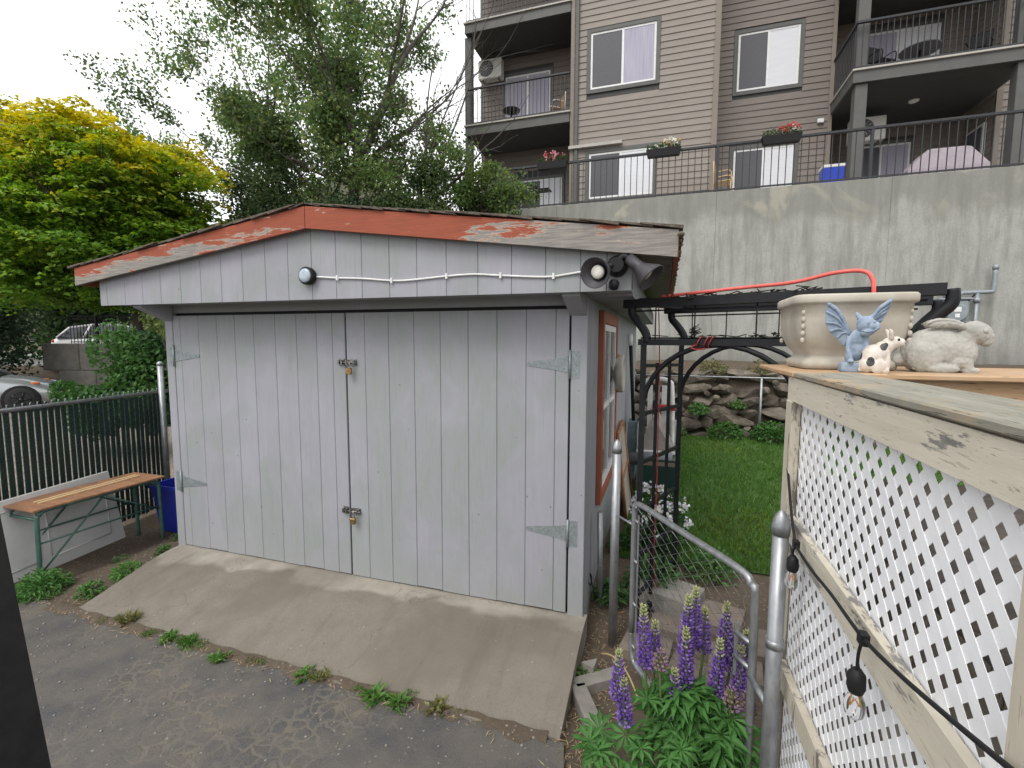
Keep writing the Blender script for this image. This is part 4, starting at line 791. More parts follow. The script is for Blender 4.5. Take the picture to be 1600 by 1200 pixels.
# block wall, iron fence, cars
bw = thing('block_wall', 'low wall of big grey concrete blocks behind the parked silver car', 'wall', (-7, 4.6, .4))
bd = Vector((1.7, .54, 0)).normalized(); bnm = Vector((-bd.y, bd.x, 0)); b0 = Vector((-14.33, 6.52, 0)); rb = Matrix(((bd.x, bnm.x, 0), (bd.y, bnm.y, 0), (0, 0, 1)))
for r_, (z0, z1, off, n0, n1) in enumerate(((-.15, .822, .48, 0, 8), (.83, 1.65, 0, 0, 8))):
    for k in range(n0, n1):
        c = b0+bd*(off+k*1.15+.57)+bnm*.3; m = MB(); m.bevbox(-.568, .568, -.35, .35, z0, z1, .02); m.v = [tuple(c+rb @ Vector(v)) for v in m.v]; ob('block', m, 'terr', bw)
ifn = thing('iron_fence', 'black iron picket fence on top of the grey block wall', 'fence', (-7, 5, 1.7))
f0 = Vector((-14.1, 7.15, 0)); pk = None
for k in range(66):
    pp = f0+bd*(k*.105); post = k % 18 == 8
    if pk is None: pk = MB().bevbox(-.008, .008, -.008, .008, 1.0, 2.52, .002).mesh('picket'); fixn(pk); pk.materials.append(MT['black'])
    if post: ob('post', MB().bevbox(pp.x-.04, pp.x+.04, pp.y-.04, pp.y+.04, 1.0, 2.56, .005), 'black', ifn)
    else: inst('picket', pk, ifn, pp, (0, 0, math.atan2(bd.y, bd.x)))
for z in (1.70, 2.42, 2.51): ob('rail', MB().tube([f0+Vector((0, 0, z)), f0+bd*6.9+Vector((0, 0, z))], .016, 4), 'black', ifn)

def car(name, label, paint, loc, rotz, hood_long=True, plate=False):
    """car 4.3 m long heading +x, built round its floor centre"""
    c = thing(name, label, 'car', loc, local=True, rotz=rotz, group='parked cars')
    up = [(-2.10, .42), (-2.16, .62), (-2.12, .86), (-1.95, .95), (-1.2, .98), (-.2, .965), (.75, .93), (1.35, .84), (1.80, .70), (1.93, .56), (1.96, .40)]
    secs = []
    for x, z in up:
        w_ = .88*(1-.10*max(0, (abs(x)-1.3)/.85)**2); secs.append((x, z, w_))
    m = MB(); n = 0; V = []
    for x, z, w_ in secs:
        zb = .22; V += [(x, -w_*.93, zb), (x, -w_, .45 if z > .5 else (z+zb)/2), (x, -w_*.985, z-.14 if z > .6 else z-.04), (x, -w_*.90, z-.02), (x, -w_*.5, z+.015), (x, w_*.5, z+.015), (x, w_*.90, z-.02), (x, w_*.985, z-.14 if z > .6 else z-.04), (x, w_, .45 if z > .5 else (z+zb)/2), (x, w_*.93, zb)]
    k = 10; fs = [(i*k+j, i*k+(j+1) % k, (i+1)*k+(j+1) % k, (i+1)*k+j) for i in range(len(secs)-1) for j in range(k)]+[tuple(range(k)), tuple((len(secs)-1)*k+j for j in range(k-1, -1, -1))]
    m.add(V, fs, True); body = ob('body', m, paint, c)
    # greenhouse: glass hull with a painted roof and pillars
    prof = [(-2.0, .93, .78), (-1.62, 1.33, .66), (-1.0, 1.445, .60), (-.35, 1.455, .60), (.15, 1.36, .63), (.92, .93, .76)]
    V = []
    for x, z, w_ in prof: V += [(x, -w_, z), (x, w_, z)]
    base = [(x, min(.84, .80+.02*i)) for i, (x, z, w_) in enumerate(prof)]
    g = MB(); V2 = V+[(x, s*.83, .93) for x, z, w_ in prof for s in (-1, 1)]
    n6 = len(prof); fs = []
    for i in range(n6-1):
        fs += [(2*i, 2*i+2, 2*i+3, 2*i+1), (2*i, 2*n6+2*i, 2*n6+2*i+2, 2*i+2), (2*i+1, 2*i+3, 2*n6+2*i+3, 2*n6+2*i+1)]
    g.add(V2, fs); ob('windows', g, 'glass', c)
    rf = MB(); idx = [1, 2, 3, 4]; rf.add([(prof[i][0], s*(prof[i][2]+.012), prof[i][1]+.012) for i in idx for s in (-1, 1)]+[(prof[i][0], s*(prof[i][2]+.02), prof[i][1]-.05) for i in idx for s in (-1, 1)],
        [(2*i, 2*i+2, 2*i+3, 2*i+1) for i in range(3)]+[(2*i, 8+2*i, 8+2*i+2, 2*i+2) for i in range(3)]+[(2*i+1, 2*i+3, 8+2*i+3, 8+2*i+1) for i in range(3)]); ob('roof', rf, paint, c)
    for s in (-1, 1):
        for (xa, za, wa), (xb, zb, wb) in (((.16, 1.35, .64), (.90, .94, .775)), ((-.45, 1.44, .61), (-.42, .95, .85)), ((-1.05, 1.43, .61), (-1.25, .95, .85)), ((-1.63, 1.31, .67), (-1.98, .93, .80))):
            ob('pillar', MB().tube([(xa, s*wa, za), (xb, s*wb, zb)], .035, 6), paint if xa != -.45 else 'blackp', c)
        ob('mirror', MB().ball((.55, s*.95, 1.0), .07, .09, .06, 10), paint, c)
        ob('headlight', MB().ball((1.72, s*.66, .66), .17, .13, .07, 10), 'lens', c); ob('marker_light', MB().ball((1.58, s*.77, .735), .11, .05, .035, 8), 'lamp_orange', c); ob('tail_light', MB().ball((-2.08, s*.66, .80), .06, .14, .09, 8), 'lamp_red', c)
        for x in (1.32, -1.32):
            wl = ob('wheel', MB().lathe([(.20, -.09), (.30, -.095), (.325, -.05), (.325, .05), (.30, .095), (.20, .09)], (x, s*.80, .325), 24, (0, 1, 0)), 'tyre', c)
            rm = MB().lathe([(.05, 0), (.05, .02), (.01, .025)], (x, s*.885, .325), 12, (0, s, 0)); rm.lathe([(.20, -.02), (.215, .01), (.195, .012), (.19, -.01)], (x, s*.88, .325), 20, (0, s, 0))
            for q in range(5): a = q*1.2566; rm.tube([(x, s*.885, .325), (x+.2*math.cos(a), s*.885, .325+.2*math.sin(a))], .022, 5)
            ob('rim', rm, 'rim', wl); ob('wheel_arch', MB().lathe([(.33, 0), (.375, 0), (.375, .012), (.33, .012)], (x, s*.868, .325), 24, (0, s, 0)), 'blackp', c)
    return c
car('parked_car', 'silver hatchback car parked beyond the green slatted fence', 'car_silver', (-13.28, 4.10, -.105), R(55)); car('parked_car', 'white sedan car parked behind the black iron fence', 'car_white', (-15.9, 10.1, .90), R(52))

# ================================================================== GARDEN NEAR THE GATE
for (x, y, w_, d_, rz, lb) in ((3.60, -.36, .30, .085, 38, 'upper concrete edging strip beside the ramp corner'), (3.575, -.58, .30, .085, -62, 'lower concrete edging strip beside the lupine bed')):
    o = ob('edging_block', MB().bevbox(-w_/2, w_/2, -d_/2, d_/2, -.06, .035, .006), 'curb'); o.location = (x, y, -.165); o.rotation_euler = (0, 0, R(rz)); tag(o, lb, 'edging', 'edging blocks')
m = MB(); m.prism([(3.50, -.31), (3.585, -.25), (3.575, -.345)], -.19, -.10, 'z'); tag(ob('broken_slab', m, 'curb'), 'broken triangular chip of concrete in the dirt by the ramp', 'rubble')
gp2 = bpy.data.objects.new('paving', None); 
pv = MB().bevbox(-.145, .145, -.145, .145, -.05, .025, .005).mesh('paver'); fixn(pv); pv.materials.append(MT['paver'])
k = 0
for (x, y, rz) in ((3.86, .02, 14), (4.12, -.17, 8), (4.03, .23, 12), (4.36, -.02, 16), (4.30, .33, 9), (4.60, .16, 20)):
    o = bpy.data.objects.new('paver', pv); col.objects.link(o); o.location = (x, y, float(gz(x, y))+.015); o.rotation_euler = (random.uniform(-.02, .02), 0, R(rz-24)); k += 1
    tag(o, 'brown square paver behind the gate, '+['nearest the pale gate post', 'nearest the lupine plant', 'touching the pale step slab', 'in the middle of the path', 'beside the lawn edge', 'nearest the lattice fence end'][k-1], 'paver', 'pavers behind the gate')
bpy.data.objects.remove(gp2)
o = ob('step_slab', MB().bevbox(-.20, .20, -.14, .14, -.09, .05, .008), 'curb'); o.location = (3.99, .42, .02); o.rotation_euler = (0, 0, R(-22)); tag(o, 'pale concrete step slab under the arbor trellis', 'slab')

def attr_mesh(name, parts, mat, parent):
    """parts: list of (verts, faces, colour)"""
    V, F, Cc = [], [], []
    for vs_, fs_, c in parts:
        k = len(V); V += [tuple(v) for v in vs_]; F += [tuple(i+k for i in f) for f in fs_]
        Cc += [c]*len(vs_) if not isinstance(c, list) else c
    me = bpy.data.meshes.new(name); me.from_pydata(V, [], F); a = me.color_attributes.new('Col', 'FLOAT_COLOR', 'POINT'); a.data.foreach_set('color', np.array([(*c, 1) for c in Cc], float).ravel()); me.update()
    return ob(name, me, mat, parent)
lp = thing('lupine_plant', 'lupine plant with tall purple flower spikes in front of the gate', 'plant', (4.0, -.95, -.18))
def spike(x, y, z0, L, tone=1.0, faded=False, base=None):
    lean = Vector((random.uniform(-.06, .06), random.uniform(-.05, .05), 1)); parts = []; nW = int(L/.0155)
    for i in range(nW):
        u = i/nW; rr = (.031*(1-.62*u**1.6)); z = z0+L*u; cen = Vector((x, y, z0))+lean*(L*u)
        nf = 8 if u < .8 else 6
        for k in range(nf):
            a = k*6.283/nf+i*.45+random.uniform(-.15, .15); d = Vector((math.cos(a), math.sin(a), .25 if u < .7 else .7)).normalized(); s = (.0125*(1-.45*u))*random.uniform(.85, 1.15); p = cen+d*rr*.8; t1 = d.orthogonal().normalized()*s*.62; t2 = d.cross(t1).normalized()*s*.62
            if faded: c = random.choice(((.36, .26, .25), (.30, .24, .16), (.28, .16, .30)))
            elif u > .80: c = (.40, .42, .20)
            elif u > .68: c = random.choice(((.36, .30, .42), (.42, .40, .30), (.24, .14, .38)))
            else: c = random.choice(((.18, .095, .36), (.22, .12, .42), (.14, .075, .30), (.30, .20, .48), (.17, .09, .40)))
            c = tuple(q*tone for q in c)
            vs_ = [p-d*s*.7, p+t1, p+t2*1.3, p-t1, p-t2*1.3, p+d*s*1.2+Vector((0, 0, s*.4))]; parts.append((vs_, [(0, 2, 1), (0, 3, 2), (0, 4, 3), (0, 1, 4), (5, 1, 2), (5, 2, 3), (5, 3, 4), (5, 4, 1)], [tuple(q*.75 for q in c)]+[c]*4+[tuple(min(1, q*1.25) for q in c)]))
    o = attr_mesh('flower_spike', parts, 'petal', lp); stt = Vector(base or (4.0+(x-4.0)*.55, -.93+(y+.93)*.5, -.18))
    sp_ = [stt, stt.lerp(Vector((x, y, z0)), .5)+Vector((0, 0, .04)), Vector((x, y, z0))+lean*.0, Vector((x, y, z0))+lean*L*.93]
    mb_ = MB().tube(smoothpath(sp_, 5), [.006]*10+[.005]*5+[.002], 6); V, F = mb_.v, mb_.f
    attr_mesh('stem', [(V, F, (.13, .17, .06))], 'leafd', o)
tips = [(3.87, -.98, .69, .27), (4.03, -.90, .72, .27), (4.065, -.84, .735, .26), (4.18, -.86, .70, .28), (4.035, -.95, .60, .26), (4.15, -.93, .575, .27), (3.765, -1.03, .50, .21), (3.80, -1.05, .40, .20), (4.00, -1.0, .45, .24), (4.215, -.83, .60, .22), (4.265, -.86, .585, .20), (4.235, -.93, .56, .20), (3.905, -.90, .58, .22), (4.11, -.80, .62, .2)]
for x, y, zt, L in tips: spike(x, y, zt-L, L)
for x, y, zt, L in ((4.20, -1.0, .42, .09), (4.27, -.97, .40, .10), (3.93, -1.0, .52, .08)): spike(x, y, zt-L, L, .9, True)
for var in range(4):
    parts = []; nl = 9+var % 3
    for k in range(nl):
        a = k*6.283/nl; Lf = random.uniform(.075, .10); d = Vector((math.cos(a), math.sin(a), random.uniform(-.18, .22))); s = Vector((-math.sin(a), math.cos(a), 0)); wv = .0115
        p = [d*.004, d*Lf*.55+s*wv+Vector((0, 0, .006)), d*Lf+Vector((0, 0, -.018)), d*Lf*.55-s*wv+Vector((0, 0, .006)), d*Lf*.55]
        g1 = random.uniform(.8, 1.2); cc = (.065*g1, .165*g1, .042*g1); parts.append((p, [(0, 4, 1), (1, 4, 2), (0, 3, 4), (4, 3, 2)], [tuple(min(1, q*1.5) for q in cc), cc, tuple(q*1.15 for q in cc), cc, tuple(q*1.35 for q in cc)]))
    o = attr_mesh('leaf', parts, 'leaf', lp)
    if var == 0: leafmes = []
    leafmes.append(o.data); bpy.data.objects.remove(o)
m = MB()
for k in range(165):
    a = random.uniform(0, 6.283); r_ = abs(random.gauss(0, .19)); r_ = min(r_, .40); x = 4.03+r_*math.cos(a)*.95; y = -.99+r_*math.sin(a)*.62; z = random.uniform(.02, .34)*(1.1-.9*(r_/.40)**2)+.0
    if x > 4.27: x = 4.27-random.uniform(0, .05)
    inst('leaf', random.choice(leafmes), lp, (x, y, z), (random.gauss(0, .35)-.25, random.gauss(0, .35), random.uniform(0, 6.28)), (random.uniform(.75, 1.25),)*3)
    if k % 2 == 0: m.tube(smoothpath([(4.0+(x-4.0)*.3, -.97+(y+.97)*.3, -.18), (x*.6+4.0*.4, y*.6-.97*.4, z*.5-.05), (x, y, z)], 3), .0025, 4)
V, F = m.v, m.f; attr_mesh('stalk', [(V, F, (.11, .17, .06))], 'leafd', lp)

def weed(label, x, y, z, n, L, spread, colr=(.07, .15, .035), kind='rosette', wd=.018):
    t = thing('weed', label, 'weed', (x, y, z), 'weeds around the ramp')
    D = rdir(n); up_ = {'rosette': .18, 'tuft': 1.3, 'bush': .6}[kind]; D[:, 2] = np.abs(D[:, 2])+up_; D /= np.linalg.norm(D, axis=1, keepdims=True)
    if kind == 'bush':
        C = rdir(n)*(rng.uniform(.2, 1, (n, 1))**.5)*np.array([spread, spread, spread*.85]); C[:, 2] = np.abs(C[:, 2])*1.15; D = C/np.linalg.norm(C, axis=1, keepdims=True)+rdir(n)*.8
        m_ = MB()
        for k in range(0, n, max(1, n//26)): m_.tube([(x, y, z), (x+C[k, 0]*.5, y+C[k, 1]*.5, z+C[k, 2]*.6), (x+C[k, 0], y+C[k, 1], z+C[k, 2])], .003, 4)
        attr_mesh('stem', [(m_.v, m_.f, (.10, .12, .05))], 'leafd', t)
        C = C+np.array([x, y, z+.02])
    else: C = D*(L*.5)+rng.normal(size=(n, 3))*np.array([spread, spread, 0])*.4+np.array([x, y, z])
    fo_ = quadcards('foliage', C, D, rdir(n)*.4+np.array([0, 0, 1]), rng.uniform(.6, 1.15, n)*L, wd, vary(tuple(q_*1.35 for q_ in colr), n, .3), 'leaf', t, bend=.3); fo_['kind'] = 'stuff'
weed('large bushy green weed growing by the near bench leg', -.60, -.72, -.21, 620, .055, .20, (.075, .17, .045), 'bush', .017); weed('tall leafy weed stem against the near bench leg', -.78, -.66, -.21, 160, .05, .11, (.08, .18, .05), 'bush', .016)
weed('low green weed by the left corner of the ramp', -.22, -.62, -.19, 160, .05, .10, (.08, .17, .045), 'bush', .015); weed('green weed creeping along the left ramp edge', -.14, -.40, -.15, 200, .05, .13, (.08, .18, .04), 'bush', .014)
weed('small weed at the shed end of the ramp edge', -.16, -.10, -.08, 90, .04, .07, (.06, .13, .035), 'bush', .013); weed('sparse weed in the dirt under the bench', -.55, -.20, -.21, 90, .04, .10, (.06, .11, .035), 'bush', .012); weed('patchy weed by the far bench legs', -.42, .25, -.15, 110, .04, .10, (.05, .10, .03), 'bush', .012)
for lb, x, y, n, L, k in (('straggly dry weed at the left front of the ramp', .47, -.80, 46, .12, 'tuft'), ('flat weed tuft left of the bright grass tuft', .90, -.835, 60, .06, 'rosette'), ('bright grass tuft at the front ramp joint', 1.06, -.835, 120, .07, 'tuft'), ('small green tuft on the asphalt before the ramp', 1.375, -.89, 46, .07, 'rosette'), ('tiny tuft at the middle of the ramp joint', 1.98, -.84, 34, .06, 'rosette'), ('thin dry tuft at the middle of the ramp joint', 2.10, -.83, 30, .07, 'tuft'), ('dandelion rosette at the front ramp joint', 2.467, -.865, 40, .105, 'rosette'), ('smaller dandelion beside the larger dandelion rosette', 2.61, -.85, 30, .10, 'rosette'), ('faded weed near the right end of the ramp joint', 2.83, -.825, 40, .09, 'rosette'), ('green sprig in the dirt beside the ramp side', 3.53, -.33, 24, .08, 'rosette')):
    weed(lb, x, y, -.165, n, L*.8, .05, (.085, .17, .04) if 'dry' not in lb and 'faded' not in lb else (.15, .15, .06), k, .012 if k == 'tuft' else .022)
n = 520; sx = np.concatenate([rng.uniform(.2, 3.3, 14), rng.uniform(.2, 1.6, 12)]); q = rng.integers(0, 26, n); x = sx[q]+rng.normal(size=n)*.022; y = -.828+rng.normal(size=26)[q]*.022+rng.normal(size=n)*.014; D = rdir(n)*.8; D[:, 2] = rng.uniform(.2, 1.2, n); hl = rng.uniform(.015, .05, n)
o = quadcards('grass_sprouts', np.stack([x, y, -.158+hl*.3], 1), D, rdir(n), hl, .007, np.where((q % 3 == 0)[:, None], vary((.17, .17, .07), n, .3), vary((.11, .19, .05), n, .3)), 'leaf'); o['kind'] = 'stuff'; o['label'] = 'tiny grass sprouts in the soil joint before the ramp'
# a strip of soil washed against the joint
mb = MB(); nn_ = 60; V = []
for i in range(nn_+1):
    x = -.3+i*3.72/nn_; wd_ = .030+.022*math.sin(i*.9)+.018*math.sin(i*2.3+1)+random.uniform(0, .012); V += [(x, -.822-wd_, -.1665), (x, -.822-wd_*.3, -.1555+random.uniform(0, .004)), (x, -.800+.008*math.sin(i*1.9), -.150+random.uniform(0, .004))]
mb.add(V, [q for i in range(nn_) for q in ((i*3, i*3+3, i*3+4, i*3+1), (i*3+1, i*3+4, i*3+5, i*3+2))], True); structure('joint_soil', mb, 'dirt')
# straw, dead stems and small stones lying about
n = 900; q = rng.uniform(0, 1, n); x = np.where(q < .55, rng.uniform(-.6, 3.5, n), rng.uniform(3.48, 3.75, n)); y = np.where(q < .55, -.82+rng.normal(size=n)*.05, rng.uniform(-1.0, .3, n)); z = np.where(q < .55, -.160, gz(x, y)+.008)
D = rdir(n); D[:, 2] *= .15; o = quadcards('straw_litter', np.stack([x, y, z+.003], 1), D, np.tile([0, 0, 1.], (n, 1))+rdir(n)*.2, rng.uniform(.015, .07, n), .004, vary((.36, .27, .15), n, .4), 'leafd'); o['kind'] = 'stuff'; o['label'] = 'scattered dry straw and dead stems along the ramp edges'
parts = MB(); 
for k in range(420):
    if k < 250: x, y = random.uniform(-.5, 3.5), random.uniform(-2.2, -.86); z = -.168
    else: x, y = random.uniform(-1.2, -.1), random.uniform(-.8, .9); z = float(gz(x, y))
    s = random.uniform(.003, .009); parts.ball((x, y, z+s*.3), s, s*random.uniform(.6, 1.2), s*.6, 5)
o = ob('pebbles', parts, 'curb', fix=False); o['kind'] = 'stuff'; o['label'] = 'small loose stones on the asphalt and dirt'
tag(ob('bent_twig', MB().tube(smoothpath([(3.60, -.2, -.10), (3.68, -.32, -.02), (3.77, -.46, .0), (3.84, -.62, -.02)], 5), .005, 5), 'straw'), 'orange dry twig bent over the dirt beside the gate', 'twig')

# ================================================================== BACK YARD
rw = thing('rock_wall', 'rough fieldstone retaining bank at the back of the lawn', 'wall', (6, 6.8, 0))
import bmesh
stones = []
for k in range(7):
    b_ = bmesh.new(); bmesh.ops.create_icosphere(b_, subdivisions=2, radius=1)
    f = [Vector(v) for v in rdir(9)]; dd = [random.uniform(.48, .78) for _ in f]
    for v in b_.verts:
        for nn_, d_ in zip(f, dd):
            s = v.co.dot(nn_)
            if s > d_: v.co -= nn_*(s-d_)
        v.co *= 1+random.uniform(-.03, .03)
    me = bpy.data.meshes.new('stone'); b_.to_mesh(me); b_.free(); me.materials.append(MT['rock']); stones.append(me)
zrow = 0; row = 0
for zc, hh in ((.03, .12), (.22, .14), (.43, .15), (.65, .15), (.86, .14), (1.05, .12), (1.17, .09)):
    x = 2.2+random.uniform(0, .3)
    while x < 10.8:
        w_ = random.uniform(.12, .38); s = hh*random.uniform(.75, 1.12)
        inst('stone', random.choice(stones), rw, (x+w_, 6.62+zc*.30+random.uniform(-.06, .06), zc+random.uniform(-.04, .05)), (random.uniform(-.3, .3), random.uniform(-.25, .25), random.uniform(-.4, .4)), (w_*1.16, .26, s*1.05)); x += 2*w_*.93
for k in range(60): inst('stone', random.choice(stones), rw, (random.uniform(2.4, 10.5), 6.55+random.uniform(-.05, .5), random.uniform(0.05, 1.2)), (random.uniform(0, 3), random.uniform(0, 3), random.uniform(0, 3)), (random.uniform(.06, .13),)*3)
ob('earth', MB().prism([(6.70, -.1), (6.98, 1.12), (7.4, 1.30), (7.4, -.1)], 2.0, 11, 'x'), 'dirt', rw)
for lb, x, y, z, n, L, sp, c in (('leafy green weeds at the foot of the rock bank left of the thin post', 5.0, 6.28, 0, 420, .09, .34, (.06, .13, .035)), ('darker weeds at the foot of the rock bank behind the post', 5.75, 6.30, .02, 520, .09, .36, (.05, .115, .03)), ('weeds sprouting between the upper rocks', 4.55, 6.5, .42, 200, .08, .22, (.08, .16, .05)), ('weed patch at the rock bank far right', 6.8, 6.3, 0, 420, .09, .40, (.05, .12, .03)), ('dry weeds along the lawn edge by the arbor', 4.1, 6.2, 0, 260, .08, .28, (.07, .12, .04)), ('small grass patch between the middle rocks', 5.2, 6.5, .55, 140, .07, .17, (.09, .15, .05)), ('yellowish grass on top of the rock bank', 4.8, 6.95, 1.15, 220, .08, .30, (.13, .14, .06)), ('dry grass on top of the rock bank by the thin post', 5.7, 6.95, 1.15, 220, .08, .32, (.15, .14, .07)), ('green sprouts in the rock joints beside the lattice', 6.3, 6.55, .45, 160, .08, .18, (.08, .16, .05))): weed(lb, x, y, z, n, L, sp, c, 'bush', .035)
bf = thing('wire_fence', 'low wire fence with thin grey posts along the rock bank', 'fence', (6, 6.45, 0))
ob('top_rail', MB().tube([(2.4, 6.40, 1.135), (10.8, 6.40, 1.125)], .014, 8), 'galv', bf)
for x in (5.56, 8.3, 2.9): ob('post', MB().tube([(x, 6.40, -.1), (x, 6.40, 1.14)], .022, 8), 'galv', bf)

# garden chair and clutter seen through the trellis
ch = thing('garden_chair', 'white resin garden chair behind the arbor trellis', 'chair', (3.85, 3.0, 0))
ob('seat', MB().bevbox(3.62, 4.10, 2.75, 3.22, .46, .50, .01), 'pvc', ch)
ob('back_frame', MB().tube(smoothpath([(3.66, 3.22, .48), (3.66, 3.30, 1.15), (3.70, 3.31, 1.27), (3.83, 3.32, 1.30), (3.97, 3.31, 1.27), (4.01, 3.30, 1.15), (4.03, 3.22, .48)], 6), .030, 8), 'pvc', ch)
for k in range(3): ob('back_slat', MB().box(3.72+k*.085, 3.78+k*.085, 3.265, 3.285, .55, 1.22), 'pvc', ch)
for x in (3.65, 4.07):
    for y in (2.80, 3.18): ob('leg', MB().tube([(x, y, -.02), (x, y, .46)], .022, 8), 'pvc', ch)
    ob('arm', MB().tube(smoothpath([(x, 3.22, .78), (x, 2.9, .80), (x, 2.78, .74), (x, 2.78, .48)], 5), .024, 8), 'pvc', ch)
tag(ob('red_cushion', MB().bevbox(3.80, 4.06, 3.16, 3.24, .92, .99, .015), 'red'), 'red folded cushion on the white garden chair', 'cushion')
m = MB(); m.add([(3.64, 2.78, .505), (4.03, 2.78, .505), (4.05, 3.15, .505), (3.66, 3.15, .505), (3.80, 2.86, .90), (3.86, 3.08, .93), (3.90, 2.80, .72), (3.72, 2.80, .70)], [(3, 2, 1, 0), (0, 7, 3), (7, 4, 3), (3, 4, 5), (3, 5, 2), (5, 6, 2), (2, 6, 1), (4, 6, 5), (7, 6, 4), (0, 1, 6, 7)])
tag(ob('folded_tarp', m, 'cloth'), 'crumpled grey beige tarp heaped on the garden chair seat', 'tarp')
tag(ob('drain_tube', MB().tube([(3.55, 2.70, .40), (4.03, 2.70, .43)], .075, 14), 'greypipe'), 'grey plastic tube lying under the garden chair seat', 'tube')
t = thing('planter_crate', 'dark green plastic planter box on legs behind the trellis', 'planter', (3.87, 2.3, 0)); m = frustum(MB(), 3.90, 2.35, .22, .46, .17, .12, .20, .14); ob('box', m, 'crate', t); ob('soil', MB().box(3.72, 4.08, 2.23, 2.47, .42, .44), 'dirt', t)
for x in (3.76, 4.04):
    for y in (2.26, 2.44): ob('leg', MB().box(x-.012, x+.012, y-.012, y+.012, -.05, .23), 'crate', t)
fp = thing('flowering_plant', 'white flowering phlox behind the arbor trellis', 'plant', (3.9, 1.35, -.02)); n = 1500
C = rdir(n)*rng.uniform(0, 1, (n, 1))**.4*np.array([.24, .32, .34])+np.array([3.90, 1.30, .16]); C[:, 2] = np.maximum(C[:, 2], .0); quadcards('leaf', C, rdir(n), rdir(n), rng.uniform(.05, .09, n), .03, vary((.055, .12, .035), n, .3), 'leaf', fp)
n = 330; D = rdir(n); D[:, 2] = np.abs(D[:, 2])*.8+.1; D[:, 1] -= .3; C = D*np.array([.25, .32, .38])+np.array([3.90, 1.28, .18]); cl = rng.integers(0, 34, n); C = C[cl]+rng.normal(size=(n, 3))*.022; pt_ = quadcards('blossom', C, rdir(n), np.tile([0, -1., .4], (n, 1))+rdir(n)*.5, .030, .028, vary((.72, .72, .74), n, .1), 'petal', fp); pt_['kind'] = 'stuff'
m = MB()
for k in range(18): m.tube([(3.90+random.uniform(-.08, .08), 1.3+random.uniform(-.1, .1), -.05), (3.90+random.uniform(-.2, .2), 1.3+random.uniform(-.25, .25), .35)], .005, 4)
attr_mesh('stem', [(m.v, m.f, (.1, .13, .05))], 'leafd', fp)
weed('mixed green leaves at the foot of the arbor posts', 3.88, .55, -.03, 520, .06, .22, (.055, .125, .035), 'bush', .022); weed('low leafy weeds along the lawn edge by the arbor step', 4.28, .85, -.02, 380, .05, .22, (.065, .14, .035), 'bush', .02); weed('green leaves beside the pale gate post', 3.60, .35, -.06, 260, .06, .13, (.05, .11, .035), 'bush', .022); weed('trailing leaves by the leaning weathered panel', 3.64, 1.1, -.03, 260, .06, .16, (.055, .12, .035), 'bush', .022)

# ================================================================== CONCRETE RETAINING WALL AND APARTMENT BLOCK
rwl = thing('retaining_wall', 'tall stained concrete retaining wall below the apartment block', 'wall', (2, 10.2, 1.0))
xsn = [-9, -3.2, 1.0, 5.0, 8.6, 14.5]
for a, b in zip(xsn[:-1], xsn[1:]): ob('panel', MB().bevbox(a+.0015, b-.0015, 10.0, 10.35, .9, 5.43, .004), 'wallc', rwl)
structure('patio', MB().box(-9, 15, 10.36, 14.8, 5.0, 5.40), 'slab')
def railing(label, pts_x, y, zb, zt, sp, parent=None, group=None):
    x0, x1 = pts_x; t = thing('railing', label, 'railing', ((x0+x1)/2, y, zb))
    pk = MB().bevbox(-.009, .009, -.009, .009, zb+.04, zt-.02, .002).mesh('picket'); fixn(pk); pk.materials.append(MT['rail'])
    n = int((x1-x0)/sp)
    for k in range(n+1): inst('picket', pk, t, (x0+k*(x1-x0)/n, y, 0))
    ob('top_rail', MB().bevbox(x0-.03, x1+.03, y-.035, y+.035, zt-.03, zt+.03, .008), 'rail', t); ob('bottom_rail', MB().box(x0, x1, y-.018, y+.018, zb+.05, zb+.085), 'rail', t)
    return t
t = railing('black picket railing along the top of the concrete wall', (-3.6, 12.4), 10.12, 5.43, 6.56, .155)
for x in (-1.9, 1.55, 5.0, 8.2, 11.15): ob('post', MB().bevbox(x-.03, x+.03, 10.09, 10.15, 5.43, 6.58, .004), 'rail', t)
ap = thing('apartment_building', 'taupe sided apartment building with balconies above the concrete wall', 'building', (4, 14, 5.3))
def lap(parent, x0, x1, z0, z1, y, holes, mat, ex=.178):
    z = z0
    while z < z1:
        zt = min(z+ex, z1); ivs = [(x0, x1)]
        for hx0, hx1, hz0, hz1 in holes:
            if zt > hz0+.02 and z < hz1-.02:
                nv = []
                for a, b in ivs:
                    if hx0 > a: nv.append((a, min(b, hx0)))
                    if hx1 < b: nv.append((max(a, hx1), b))
                ivs = [q for q in nv if q[1]-q[0] > .01]
        for a, b in ivs: ob('siding_board', MB().prism([(y-.026, z), (y+.0, z), (y+.0, zt+.01), (y-.006, zt+.004)], a, b, 'x'), mat, parent)
        z += ex
def lapx(parent, y0, y1, z0, z1, x, side, mat, ex=.178):   # wall facing +-x
    z = z0
    while z < z1: zt = min(z+ex, z1); ob('siding_board', MB().prism([(x+side*.026, z), (x, z), (x, zt+.01), (x+side*.006, zt+.004)], y0, y1, 'y'), mat, parent); z += ex
